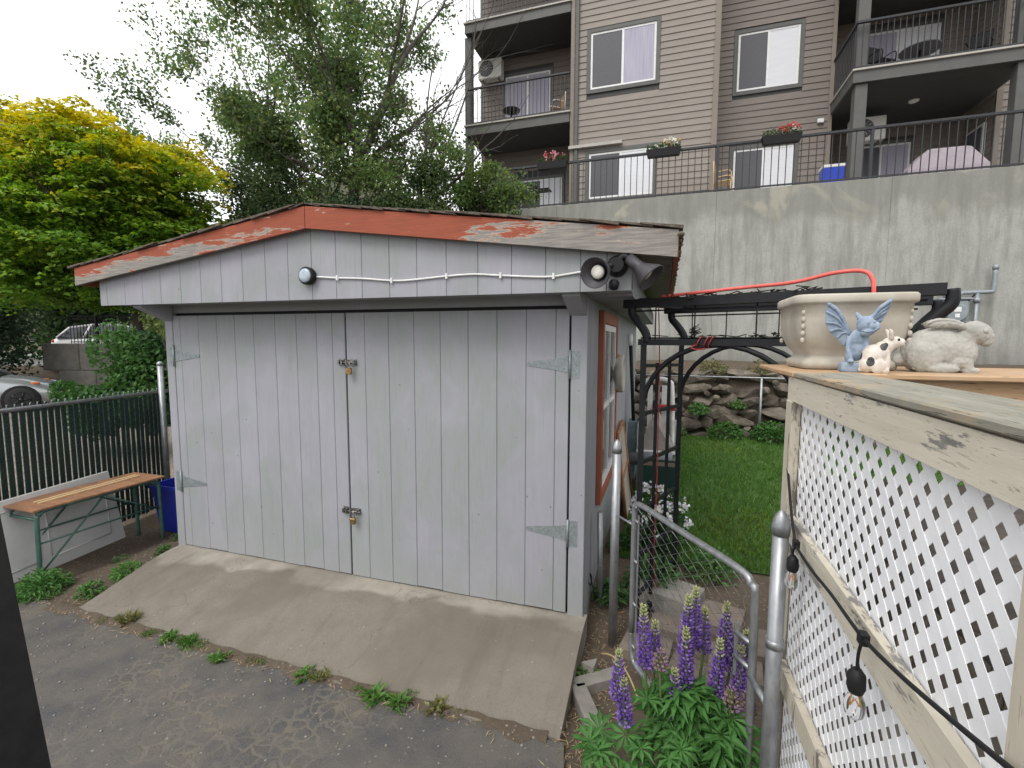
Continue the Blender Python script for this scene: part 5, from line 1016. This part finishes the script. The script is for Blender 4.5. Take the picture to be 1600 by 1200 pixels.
def window(x0, x1, z0, z1, y, lm, rm, trim=.11, door=False):
    m = MB()
    for a, b, c, d in ((x0-trim, x0, z0-trim, z1+trim), (x1, x1+trim, z0-trim, z1+trim), (x0, x1, z0-trim, z0), (x0, x1, z1, z1+trim)): m.bevbox(a, b, y-.045, y+.02, c, d, .004)
    wn = ob('window', m, 'trim', ap); f = MB(); xm = (x0+x1)/2; e = .055
    for a, b, c, d in ((x0, x0+e, z0, z1), (x1-e, x1, z0, z1), (x0+e, x1-e, z0, z0+e), (x0+e, x1-e, z1-e, z1), (xm-.03, xm+.03, z0+e, z1-e)): f.box(a, b, y-.022, y+.02, c, d)
    ob('window_frame', f, 'white', wn); ob('pane', MB().box(x0+e, xm-.03, y-.014, y-.006, z0+e, z1-e), lm, wn); ob('pane', MB().box(xm+.03, x1-e, y-.012, y-.004, z0+e, z1-e), rm, wn)
    # a sheet of clear glass with a soft reflection in front of blinds
    return (x0-trim, x1+trim, z0-trim, z1+trim)
YL, YR = 11.6, 12.9
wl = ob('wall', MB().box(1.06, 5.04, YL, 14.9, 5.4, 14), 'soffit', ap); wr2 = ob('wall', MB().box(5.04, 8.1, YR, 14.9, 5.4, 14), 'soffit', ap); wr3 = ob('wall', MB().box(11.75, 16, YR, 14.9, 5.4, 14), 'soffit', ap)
h1 = window(1.60, 3.42, 9.07, 10.62, YL, 'screen', 'curtain'); h2 = window(1.60, 3.42, 5.98, 7.27, YL, 'screen', 'blind')
h3 = window(5.66, 7.24, 9.02, 10.6, YR, 'screen', 'blind'); h4 = window(5.66, 7.24, 6.15, 7.38, YR, 'screen', 'blind')
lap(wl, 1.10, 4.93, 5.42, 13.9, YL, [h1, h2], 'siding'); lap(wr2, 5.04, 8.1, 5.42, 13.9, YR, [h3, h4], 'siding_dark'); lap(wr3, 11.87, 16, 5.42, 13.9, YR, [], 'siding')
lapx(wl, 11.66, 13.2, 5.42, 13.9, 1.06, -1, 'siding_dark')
for x0, x1, y0, y1 in ((4.93, 5.07, 11.555, 11.60), (5.041, 5.07, 11.6, 12.9), (1.02, 1.13, 11.555, 11.60), (8.02, 8.12, 12.855, 12.90), (11.73, 11.86, 12.855, 12.9)): ob('corner_trim', MB().box(x0, x1, y0, y1, 5.41, 13.95), 'tan_trim', ap)
ob('downpipe', MB().bevbox(1.16, 1.26, 11.50, 11.565, 5.45, 13.9, .01), 'trim', ap)
ob('ledge', MB().box(1.0, 2.55, 11.45, 11.565, 7.44, 7.52), 'slab', ap)
ob('vent_hood', MB().bevbox(7.76, 7.92, 12.80, 12.865, 7.86, 7.97, .01), 'white', ap)
# recessed backs
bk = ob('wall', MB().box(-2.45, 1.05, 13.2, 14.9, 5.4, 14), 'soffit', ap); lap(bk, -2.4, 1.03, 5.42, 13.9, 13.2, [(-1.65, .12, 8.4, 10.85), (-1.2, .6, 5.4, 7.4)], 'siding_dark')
window(-1.55, .02, 8.58, 10.72, 13.2, 'curtain', 'curtain', .09); window(-1.0, .45, 5.45, 7.25, 13.2, 'screen', 'blind', .09)
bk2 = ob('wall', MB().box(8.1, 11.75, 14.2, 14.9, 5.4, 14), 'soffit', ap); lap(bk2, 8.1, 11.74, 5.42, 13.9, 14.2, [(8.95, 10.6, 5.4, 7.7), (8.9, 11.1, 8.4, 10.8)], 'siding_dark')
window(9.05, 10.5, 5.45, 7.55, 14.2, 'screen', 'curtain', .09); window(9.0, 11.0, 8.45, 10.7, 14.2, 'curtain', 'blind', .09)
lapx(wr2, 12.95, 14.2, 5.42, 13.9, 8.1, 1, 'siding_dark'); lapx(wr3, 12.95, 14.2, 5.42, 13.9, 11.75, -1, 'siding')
# side window by the right patio
m = MB(); m.box(11.66, 11.72, 13.15, 13.95, 5.9, 7.5); sw = ob('window', m, 'white', ap); ob('pane', MB().box(11.645, 11.658, 13.22, 13.88, 5.97, 7.43), 'winglass', sw)
def balcony(x0, x1, yf, yb, zt, lab, posts, sp=.12):
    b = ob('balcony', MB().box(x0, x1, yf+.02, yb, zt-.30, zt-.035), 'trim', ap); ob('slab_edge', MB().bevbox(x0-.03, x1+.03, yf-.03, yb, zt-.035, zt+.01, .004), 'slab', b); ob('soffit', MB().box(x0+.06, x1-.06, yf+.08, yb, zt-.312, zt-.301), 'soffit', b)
    r_ = railing(lab, (x0+.04, x1-.04), yf+.06, zt, zt+1.10, sp)
    return b
balcony(-2.35, 1.0, 11.52, 13.2, 8.56, 'black balcony railing on the upper left balcony of the apartment', []); balcony(8.07, 11.6, 11.16, 14.2, 8.36, 'black balcony railing on the upper right balcony of the apartment', [])
balcony(-2.35, 1.0, 11.52, 13.2, 11.62, 'black balcony railing at the very top left balcony', []); balcony(8.07, 11.6, 11.16, 14.2, 11.4, 'black balcony railing at the very top right balcony', [])
t = railing('short black side railing of the upper right balcony', (11.2, 12.8), 8.12, 8.36, 9.46, .12); t.rotation_euler = (0, 0, 0)
# turn that side run to follow the left edge of the balcony
bpy.data.objects.remove(t) if False else None
for o in [o for o in bpy.data.objects if o.parent == t]: bpy.data.objects.remove(o)
bpy.data.objects.remove(t)
sr = thing('railing', 'short black side railing of the upper right balcony', 'railing', (8.12, 12, 8.4))
pk = MB().bevbox(-.009, .009, -.009, .009, 8.40, 9.44, .002).mesh('picket'); fixn(pk); pk.materials.append(MT['rail'])
for k in range(13): inst('picket', pk, sr, (8.11, 11.34+k*.12, 0))
ob('top_rail', MB().box(8.08, 8.14, 11.26, 12.85, 9.43, 9.49), 'rail', sr)
for x, y in ((8.28, 11.38), (11.40, 11.38)): ob('post', MB().bevbox(x-.13, x+.13, y-.13, y+.13, 5.4, 8.05, .01), 'trim', ap); ob('post', MB().bevbox(x-.13, x+.13, y-.02, y+.18, 8.37, 11.1, .01), 'trim', ap)
ob('post', MB().bevbox(-2.42, -2.20, 11.70, 11.92, 5.4, 8.25, .01), 'trim', ap); ob('post', MB().bevbox(-2.42, -2.20, 11.70, 11.92, 8.58, 11.3, .01), 'trim', ap)
ob('ceiling_light', MB().ball((9.88, 12.6, 8.04), .12, .12, .05, 12), 'white', ap)
ob('wall_top', MB().box(-2.45, 16, 11.7, 15, 14, 14.1), 'soffit', ap)
def acunit(label, x, y, z, grp='air conditioners'):
    t = thing('air_conditioner', label, 'air conditioner', (x, y, z), grp); ob('casing', MB().bevbox(x, x+.82, y-.30, y, z, z+.62, .02), 'acw', t); ob('fan_grille', MB().lathe([(.25, 0), (.25, .01), (.22, .012), (.215, .004), (.06, .004), (.05, .014), (.0, .015)], (x+.29, y-.30, z+.32), 28, (0, -1, 0)), 'screen', t)
    for k in range(6): a = k*math.pi/6; ob('grille_bar', MB().tube([(x+.29-.23*math.cos(a), y-.313, z+.32-.23*math.sin(a)), (x+.29+.23*math.cos(a), y-.313, z+.32+.23*math.sin(a))], .006, 5), 'acw', t)
    for dx in (.12, .68): ob('wall_bracket', MB().box(x+dx, x+dx+.04, y-.30, y+.2, z-.04, z), 'steel', t)
acunit('white air conditioner unit hanging over the upper left balcony', -2.36, 12.98, 10.52); acunit('white air conditioner unit on the lower right patio wall', 8.55, 13.05, 7.22)
def flower_box(label, x, cols):
    t = thing('flower_box', label, 'flower box', (x, 10.05, 6.4), 'flower boxes on the railing'); ob('trough', frustum(MB(), x, 9.99, 6.40, 6.58, .38, .075, .42, .095), 'blackp', t); ob('soil', MB().box(x-.37, x+.37, 9.92, 10.06, 6.55, 6.56), 'dirt', t)
    n = 260; C = np.stack([x+rng.uniform(-.40, .40, n), 9.99+rng.normal(size=n)*.06, 6.60+rng.uniform(0, .12, n)], 1); quadcards('leaf', C, rdir(n), rdir(n), .05, .035, vary((.05, .10, .035), n, .3), 'leaf', t)
    n = 120; q = rng.integers(0, 9, n); bx = rng.uniform(-.36, .36, 9); bz = rng.uniform(.06, .2, 9); C = np.stack([x+bx[q], 9.97+0*bx[q], 6.60+bz[q]], 1)+rng.normal(size=(n, 3))*.028; cc = np.array([cols[i % len(cols)] for i in q]); quadcards('blossom', C, rdir(n), np.tile([0, -1., .3], (n, 1))+rdir(n)*.4, .05, .045, cc*(1+rng.uniform(-.15, .15, (n, 1))), 'petal', t)
flower_box('black railing planter with pink geraniums', .86, [(.55, .16, .20), (.6, .25, .3), (.5, .06, .05), (.62, .3, .34)]); flower_box('black railing planter with white and cream flowers', 3.72, [(.75, .74, .68), (.7, .68, .6), (.6, .42, .2)]); flower_box('black railing planter with red geraniums', 6.35, [(.55, .04, .03), (.5, .05, .04), (.55, .5, .45)])
t = thing('cooler_box', 'blue cooler box with white lid on the patio edge', 'cooler', (7.5, 10.5, 5.4)); ob('tub', frustum(MB(), 7.55, 10.5, 5.4, 5.86, .20, .14, .22, .16), 'blue', t); ob('lid', MB().bevbox(7.32, 7.78, 10.33, 10.67, 5.86, 5.93, .01), 'white', t)
t = thing('covered_grill', 'barbecue under a lilac grey cover on the right patio', 'grill', (10.1, 11.6, 5.4)); m = MB(); m.add([(x, y, z) for z, xa, xb, ya, yb in ((5.4, 9.35, 10.95, 11.25, 11.95), (5.92, 9.36, 10.93, 11.26, 11.94), (6.36, 9.75, 10.6, 11.36, 11.84), (6.40, 9.85, 10.5, 11.42, 11.78)) for x, y in ((xa, ya), (xb, ya), (xb, yb), (xa, yb))], [(i*4+j, i*4+(j+1) % 4, i*4+4+(j+1) % 4, i*4+4+j) for i in range(3) for j in range(4)]+[(12, 13, 14, 15)]); ob('cover', m, 'cover', t); ob('wheel', MB().lathe([(.07, 0), (.07, .04)], (9.6, 11.2, 5.47), 12, (0, -1, 0)), 'tyre', t)
t = thing('barbecue', 'black barbecue with lid on the left patio behind the railing', 'grill', (-.1, 10.8, 5.4)); ob('firebox', MB().bevbox(-.55, .25, 10.6, 11.0, 5.95, 6.15, .02), 'blackp', t); ob('lid', MB().prism([(-.55, 6.155), (.25, 6.155), (.2, 6.33), (-.5, 6.33)], 10.62, 10.98), 'blackp', t); ob('side_shelf', MB().box(.27, .62, 10.62, 10.98, 6.10, 6.13), 'blackp', t)
for x in (-.5, .2):
    for y in (10.64, 10.94): ob('leg', MB().tube([(x, y, 5.4), (x*.9, y, 5.96)], .018, 6), 'steel', t)
def chair_patio(label, x, y, z, bm, fm, rz=0):
    t = thing('patio_chair', label, 'chair', (x, y, z), local=True, rotz=rz); ob('seat', MB().bevbox(-.22, .22, -.22, .22, .42, .45, .01), bm, t); ob('backrest', MB().bevbox(-.21, .21, .19, .22, .52, .92, .02), bm, t)
    for sx in (-.21, .21):
        ob('leg', MB().tube([(sx, -.2, 0), (sx, -.2, .43)], .014, 6), fm, t); ob('leg', MB().tube([(sx, .24, 0), (sx, .2, .45), (sx, .22, .95)], .014, 6), fm, t); ob('arm', MB().tube(smoothpath([(sx, .2, .66), (sx, -.1, .68), (sx, -.2, .62), (sx, -.2, .43)], 4), .014, 6), fm, t)
    return t
chair_patio('tan wicker chair with white frame on the upper left balcony', .42, 12.4, 8.57, 'wicker', 'white', R(-60)); chair_patio('dark patio chair at left on the upper right balcony', 8.9, 12.0, 8.37, 'blackp', 'blackp', R(30)); chair_patio('dark patio chair at right on the upper right balcony', 10.9, 12.1, 8.37, 'blackp', 'blackp', R(-40)); chair_patio('yellow wood chair folded behind the wall railing', 5.2, 10.75, 5.41, 'strip', 'strip', R(80))
for lb, x, y, z, r_ in (('small dark round table on the upper left balcony', -1.05, 12.3, 8.57, .28), ('round patio table on the upper right balcony', 9.7, 12.0, 8.37, .42)):
    t = thing('patio_table', lb, 'table', (x, y, z)); ob('top', MB().lathe([(r_, .60), (r_, .63)], (x, y, z), 24), 'screen' if r_ > .3 else 'blackp', t); ob('stem', MB().tube([(x, y, z), (x, y, z+.6)], .025, 8), 'blackp', t); ob('foot', MB().lathe([(r_*.6, 0), (r_*.5, .02)], (x, y, z), 16), 'blackp', t)
# gas meter on the wall
t = thing('gas_meter', 'grey gas meter with pipes on the concrete wall', 'meter', (9.8, 9.8, 2.2))
ob('body', MB().bevbox(9.52, 10.05, 9.70, 9.93, 2.15, 2.68, .05), 'gasgrey', t); ob('dial_cover', MB().lathe([(.20, 0), (.20, .05), (.17, .07)], (9.80, 9.70, 2.40), 24, (0, -1, 0)), 'gasgrey', t); ob('top_flange', MB().bevbox(9.48, 10.08, 9.68, 9.95, 2.68, 2.72, .01), 'pipe', t); ob('regulator', MB().lathe([(.14, 0), (.14, .12), (.08, .16)], (9.75, 9.8, 2.72), 16), 'gasgrey', t)
ob('label_plate', MB().box(9.74, 9.86, 9.622, 9.628, 2.42, 2.52), 'white', t); ob('label_plate', MB().box(9.76, 9.84, 9.622, 9.628, 2.30, 2.38), 'white', t)
ob('pipe', MB().tube(smoothpath([(9.9, 9.82, 2.72), (9.9, 9.82, 2.80), (9.95, 9.82, 2.83), (10.4, 9.82, 2.84), (10.46, 9.82, 2.86), (10.47, 9.82, 2.92), (10.47, 9.82, 3.32)], 4), .045, 8), 'pipe', t); ob('pipe', MB().tube([(10.2, 9.82, 2.83), (10.2, 9.82, 1.2)], .04, 8), 'pipe', t); ob('pipe_cap', MB().lathe([(.055, 0), (.055, .08), (.03, .1)], (10.47, 9.82, 3.30), 12), 'pipe', t); ob('brace', MB().tube([(9.95, 9.85, 2.5), (10.18, 9.85, 2.80)], .015, 6), 'black', t); ob('valve', MB().lathe([(.06, 0), (.06, .1)], (10.2, 9.82, 2.62), 12), 'pipe', t)

# ================================================================== TREES
def grow(m, p, d, L, r, depth, tips, spread=.55, up_=.12, nseg=4, kids=(2, 3), sides=6, shrink=.72):
    pts = [Vector(p)]; d = Vector(d).normalized(); rs = [r]
    for i in range(nseg):
        d = (d+Vector((random.gauss(0, .10), random.gauss(0, .10), random.gauss(0, .07)+up_*.25))).normalized(); pts.append(pts[-1]+d*L/nseg); rs.append(r*(1-.38*(i+1)/nseg))
    m.tube(pts, rs, max(3, sides), cap=False)
    if depth <= 2:
        for q in pts[1:]: tips.append((q, d.copy(), depth))
    if depth == 0: return
    n = random.randint(*kids)
    for k in range(n):
        at_ = pts[-1] if k == 0 else pts[random.randint(max(1, nseg//2), nseg)]
        ax = d.orthogonal().normalized(); ax.rotate(Matrix.Rotation(random.uniform(0, 6.283), 3, d)); nd_ = (d+ax*random.uniform(.5, 1.15)*spread+Vector((0, 0, up_))).normalized()
        if k == 0: nd_ = (d+ax*spread*.35+Vector((0, 0, up_))).normalized()
        grow(m, at_, nd_, L*shrink*random.uniform(.8, 1.15), rs[-1]*.85 if k == 0 else rs[-1]*.62, depth-1, tips, spread, up_, nseg, kids, sides-1, shrink)
def clumps(c, r_, n, twig_from, m, keep=None):
    """leaf clusters spread unevenly through a crown volume, each on a twig from the nearest limb point"""
    out = []; F = np.array([tuple(q[0]) for q in twig_from])
    while len(out) < n:
        d = rdir(1)[0]*rng.uniform(0, 1)**.42; p = np.array(c)+d*np.array(r_)
        if np.sin(p[0]*2.1+.6)*np.sin(p[2]*2.4)+.35*np.sin(p[0]*5+p[2]*4) < -.42: continue
        if keep is not None and not keep(p): continue
        k = np.argmin(((F-p)**2).sum(1)); a, b = Vector(F[k]), Vector(p); m.tube([a, a.lerp(b, .5)+Vector((0, 0, .05)), b], [.012, .008, .003], 3, cap=False); out.append((b, (b-a).normalized(), 0))
    return out
def leafy(parent, tips, per, rad, L, wd, cols, mat='leaf', flat=.0, name='crown', lim=None):
    P = np.array([t_[0] for t_ in tips]); idx = np.repeat(np.arange(len(P)), per); n = len(idx); C = P[idx]+rng.normal(size=(n, 3))*np.array([rad, rad, rad*.7]); N = rdir(n); N[:, 2] = np.abs(N[:, 2])+flat
    tone = 1+.28*np.sin(P[:, 0]*1.9+P[:, 2]*2.3)+rng.normal(size=len(P))*.12; ci = rng.integers(0, len(cols), n); cc = np.array(cols)[ci]*np.clip(tone, .55, 1.5)[idx][:, None]*(1+rng.uniform(-.2, .2, (n, 1)))
    if lim is not None: k = lim(C); C, N, cc = C[k], N[k], cc[k]; n = len(C)
    return quadcards(name, C, rdir(n)+np.array([0, 0, -.3]), N, rng.uniform(.7, 1.2, n)*L, wd, cc, mat, parent, fold=.18, bend=.15)
GR = [(.125, .195, .068), (.155, .23, .074), (.10, .16, .06), (.22, .26, .085), (.09, .145, .064)]
def loose_tree(label, base, trunks, depth, per, rad, L0, r0, spread=.55, up_=.16, bark='bark', cols=GR, leafL=.085, lim=None, shrink=.74):
    t = thing('broadleaf_tree', label, 'tree', base, 'loose trees behind the shed'); m = MB(); tips = []
    for off, d, l_, rr in trunks: grow(m, Vector(base)+Vector(off), d, L0*l_, r0*rr, depth, tips, spread, up_, 4, (2, 3), 7, shrink)
    ob('trunk', m, bark, t, fix=False); leafy(t, tips, per, rad, leafL, leafL*.55, cols, lim=lim); return t
# trunk positions measured behind the roof line
random.seed(21)
loose_tree('tall loose tree with forked grey trunk rising behind the shed ridge', (-5.0, 9.0, 1.2), [((0, 0, 0), (.08, 0, 1), 1.5, 1.0)], 0, 0, .1, 2.0, .2) if False else None
def forked(label, base, path, limbs, per, rad, leafL=.085, cols=GR, lim=None, depth=4, group='loose trees behind the shed', r0=.2, spread=.55, crown=None, keep=None):
    t = thing('broadleaf_tree', label, 'tree', base, group); m = MB(); tips = []
    pts = smoothpath([base]+path, 4); m.tube(pts, [r0*(1-.35*i/len(pts)) for i in range(len(pts))], 9, cap=False)
    for u, d, l_, rr in limbs: p = pts[min(len(pts)-1, int(u*(len(pts)-1)))]; grow(m, p, d, l_, rr, depth, tips, spread, .10, 4, (2, 3), 7, .74)
    if crown: cl = clumps(*crown, tips, m, keep)
    tips = [q for q in tips if q[2] == 0 and random.random() < .6]+(cl if crown else [])
    ob('trunk', m, 'bark', t, fix=False); leafy(t, tips, per, rad, leafL, leafL*.6, cols, lim=lim); return t
forked('tall loose tree with forked grey trunk behind the shed ridge', (-5.0, 9.0, 1.2), [(-4.9, 9.0, 3.5), (-4.75, 9.0, 5.8), (-4.5, 9.0, 6.9)],
       [(1, (.45, 0, 1), 2.6, .13), (1, (-.25, .1, 1), 2.5, .12), (.8, (-.5, -.2, .9), 2.1, .08), (.85, (.5, .2, .5), 1.8, .06), (.7, (.1, .4, .8), 1.8, .06), (.62, (-.7, 0, .5), 1.6, .05), (.62, (.8, -.1, .25), 1.5, .045), (.9, (.2, -.5, .8), 2.0, .06), (.75, (-.9, -.2, .25), 1.7, .05), (.9, (.9, 0, .7), 2.0, .06)], 27, .20, .13, crown=((-4.9, 9.0, 8.2), (2.9, 1.2, 3.2), 300), keep=lambda p: p[0] < -2.9 or p[2] < 6.6, lim=lambda C: (C[:, 0] < -3.0+.25*rng.normal(size=len(C))) | (C[:, 2] < 6.3))
random.seed(5)
forked('leaning loose tree with sparse branches reaching left over the maple', (-7.2, 9.6, 1.2), [(-7.1, 9.6, 3.6), (-7.0, 9.6, 5.6)],
       [(1, (-.15, 0, 1), 2.6, .10), (1, (-.75, 0, .85), 3.0, .09), (.8, (-.9, -.2, .7), 2.7, .07), (.85, (.4, .1, .9), 2.2, .07), (.65, (-.6, .2, .3), 1.6, .05), (.8, (.7, -.2, .6), 1.8, .06)], 24, .20, .13, r0=.15, crown=((-8.1, 9.5, 8.0), (2.3, 1.0, 2.9), 190))
random.seed(9)
forked('shorter leafy tree in front of the apartment balcony corner', (-2.6, 9.0, 1.2), [(-2.65, 9.0, 3.6), (-2.6, 9.0, 5.6)],
       [(1, (.05, 0, 1), 1.5, .07), (.9, (.7, 0, .55), 1.5, .06), (.8, (-.7, .1, .5), 1.3, .05), (.85, (.9, -.2, .15), 1.3, .045), (.7, (-.2, -.2, .6), 1.1, .045), (.95, (.3, .1, 1), 1.5, .045), (.6, (.8, .1, .3), 1.2, .04), (.6, (-.8, 0, .2), 1.2, .04)], 34, .18, .11, crown=((-2.2, 9.0, 6.4), (1.5, .8, 1.5), 100), cols=[(.10, .16, .045), (.13, .18, .05), (.08, .13, .04)], r0=.12, depth=3, lim=lambda C: C[:, 2] < 7.7-.75*np.clip(C[:, 0]+2.3, 0, 3)+.2*rng.normal(size=len(C)))
# bare twigs crossing the sky beside the building
tw = thing('bare_branch', 'bare arching branches reaching from the tree toward the balcony', 'branch', (-2.6, 9.1, 6.0)); m = MB(); random.seed(3)
for a, b, c in (((-2.5, 9.1, 5.8), (-2.35, 9.0, 8.0), (-2.05, 9.0, 9.6)), ((-2.6, 9.1, 6.0), (-1.9, 9.0, 7.6), (-.5, 9.0, 10.1)), ((-2.4, 9.1, 5.9), (-1.2, 9.0, 8.2), (-.9, 8.9, 9.9))):
    pp = smoothpath([a, b, c], 6); m.tube(pp, [.035*(1-.8*i/len(pp)) for i in range(len(pp))], 5, cap=False)
    for k in range(9):
        q = pp[random.randint(4, len(pp)-1)]; e = q+Vector((random.uniform(-.3, .6), random.uniform(-.2, .2), random.uniform(.1, .6))); m.tube([q, q.lerp(e, .5)+Vector((0, 0, .05)), e], [.010, .007, .003], 4, cap=False)
ob('branch', m, 'bark', tw, fix=False)
# shrubs at the foot of those trees, just over the roof line
def shrub(label, c, rx, ry, rz_, n, cols, L=.10, group='shrubs behind the shed', lumps=14, name='shrub'):
    t = thing(name, label, 'shrub', (c[0], c[1], c[2]-rz_), group); lc = rdir(lumps)*rng.uniform(.3, .85, (lumps, 1))*np.array([rx, ry, rz_])+np.array(c); ls = rng.uniform(.28, .5, lumps)
    q = rng.integers(0, lumps, n); D = rdir(n)*rng.uniform(.55, 1.0, (n, 1))*ls[q][:, None]*np.array([rx, ry, rz_])*1.1; C = lc[q]+D; cc = np.array(cols)[q % len(cols)]*(1+rng.uniform(-.25, .25, (n, 1))); N = D+rdir(n)*.6+np.array([0, 0, .4])
    quadcards('crown', C, rdir(n)+np.array([0, 0, -.2]), N, rng.uniform(.7, 1.2, n)*L, L*.6, cc, 'leaf', t, fold=.15)
    m = MB()
    for k in range(lumps): m.tube([(c[0]+random.uniform(-.1, .1), c[1], c[2]-rz_), tuple((np.array(c)*.5+lc[k]*.5)-np.array([0, 0, rz_*.3])), tuple(lc[k])], [.03, .02, .008], 4, cap=False)
    ob('stem', m, 'darkbark', t, fix=False); return t
DK = [(.05, .085, .035), (.07, .11, .04), (.04, .07, .03), (.09, .12, .05)]
for lb, c, rx, rz_, n in (('dense shrub behind the left part of the shed roof', (-7.2, 8.2, 5.6), 1.9, 1.5, 8000), ('dense shrub behind the shed ridge', (-4.6, 8.3, 5.0), 1.5, 1.2, 7000), ('dense shrub behind the right part of the shed roof', (-2.5, 8.4, 5.1), 1.4, 1.15, 7000), ('light green shrub spilling over the concrete wall top', (-.75, 8.9, 5.6), 1.0, .85, 5000)): shrub(lb, c, rx, .7, rz_, n, DK if 'light' not in lb else [(.10, .16, .045), (.085, .14, .04), (.12, .17, .05)])
# golden maple at the left
mp = thing('maple_tree', 'golden green maple tree with dense crown at the left', 'tree', (-9.26, 5.95, .8)); m = MB(); tips = []
random.seed(11); base = Vector((-9.26, 5.95, .8)); m.tube(smoothpath([base, base+Vector((.02, 0, 1.0)), base+Vector((-.1, .05, 2.2))], 4), [.16, .15, .145, .14, .135, .13, .125, .12, .11], 9, cap=False)
for k in range(9): a = k*.7; grow(m, base+Vector((-.05, 0, 1.5+.08*k)), (math.cos(a), math.sin(a), .7), 1.9, .06, 2, tips, .6, .1, 3, (2, 3), 5)
ob('trunk', m, 'darkbark', mp, fix=False)
cen = np.array([-10.1, 5.55, 4.6]); rad = np.array([3.3, 2.4, 2.65]); ns = 1250; d = rdir(ns); d[:, 2] = np.where((d[:, 2] < -.55) & (rng.uniform(0, 1, ns) < .4), -d[:, 2], d[:, 2]); rr = rng.uniform(.35, 1.0, ns)**.45; bumpy = 1+.13*np.sin(d[:, 0]*7+1)*np.cos(d[:, 1]*6)+.10*np.sin(d[:, 2]*9+d[:, 0]*5)
SC = cen+d*(rr*bumpy)[:, None]*rad; SC[:, 2] = np.where(SC[:, 2] < 2.75, 2.75+rng.uniform(0, 2.5, ns), SC[:, 2])
per = 84; q = np.repeat(np.arange(ns), per); n = len(q); u = rng.uniform(0, 1, n)**.5; th = rng.uniform(0, 6.283, n); srad = rng.uniform(.28, .52, ns)[q]; off = np.stack([np.cos(th)*u*srad, np.sin(th)*u*srad, -.30*u*u*srad+rng.normal(size=n)*.035], 1)
C = SC[q]+off; tl = rng.normal(size=(ns, 2))[q]*.28; C[:, 2] += tl[:, 0]*off[:, 0]+tl[:, 1]*off[:, 1]; N = np.stack([np.cos(th)*u*.6-tl[:, 0], np.sin(th)*u*.6-tl[:, 1], np.ones(n)], 1)+rdir(n)*.45
out = np.clip((rr[q]-.6)/.4, 0, 1)*np.clip((SC[q][:, 2]-3.4)/4.2, 0, 1.0)**1.2+.26*np.clip(u-.4, 0, 1)+.04+rng.normal(size=n)*.10+rng.normal(size=ns)[q]*.10      # young golden leaves grow at the outer upper shoots
g0, g1, g2 = np.array([.095, .205, .028]), np.array([.20, .31, .036]), np.array([.52, .43, .04])
cc = np.where(out[:, None] < .42, g0+(g1-g0)*np.clip(out/.42, 0, 1)[:, None], g1+(g2-g1)*np.clip((out-.42)/.40, 0, 1)[:, None])*(1+rng.uniform(-.25, .25, (n, 1)))
quadcards('crown', C, rdir(n)*np.array([1, 1, .3]), N, rng.uniform(.08, .14, n), .085, cc, 'leaf', mp, fold=.12, bend=.2)
# darker trees and hedge beyond, ivy on the bank
shrub('dark evergreen tree at the far left edge behind the silver car', (-15.2, 5.2, 2.9), 1.9, 1.4, 2.6, 9000, [(.025, .05, .022), (.035, .065, .025), (.02, .04, .02)], .13, 'dark trees at the far left', 18, 'dark_tree')
shrub('dark leafy tree beyond the iron fence', (-20.5, 11.0, 3.8), 4.2, 3.0, 3.4, 15000, [(.035, .07, .025), (.05, .09, .03), (.03, .055, .022)], .24, 'dark trees at the far left', 20, 'dark_tree')
shrub('dark hedge tree between the maple and the shed roof', (-7.8, 8.6, 3.6), 1.9, 1.0, 2.6, 8000, [(.04, .075, .028), (.055, .095, .032), (.03, .06, .024)], .12, 'dark trees at the far left', 18, 'dark_tree')
shrub('ivy bush covering the end of the block wall', (-4.35, 2.75, 1.15), .85, .55, 1.0, 11000, [(.045, .11, .03), (.06, .135, .035), (.035, .085, .028)], .085, 'ivy on the bank', 16, 'ivy_bush')
shrub('low ivy creeping over the ground beyond the green fence', (-4.75, 2.35, .70), 1.0, .5, .50, 7000, [(.05, .12, .03), (.07, .15, .04), (.04, .10, .028)], .08, 'ivy on the bank', 14, 'ivy_bush')
shrub('pale yellowish shrub against the left shed wall', (-3.25, 2.35, 1.85), .40, .35, .55, 1800, [(.17, .20, .06), (.12, .16, .05), (.08, .13, .04)], .08, 'ivy on the bank', 10, 'shrub')
shrub('brush on the bank behind the maple', (-13.5, 15.5, 4.0), 6.5, 1.5, 3.6, 9000, [(.05, .075, .035), (.07, .09, .045), (.10, .10, .055)], .22, 'dark trees at the far left', 24, 'dark_tree')
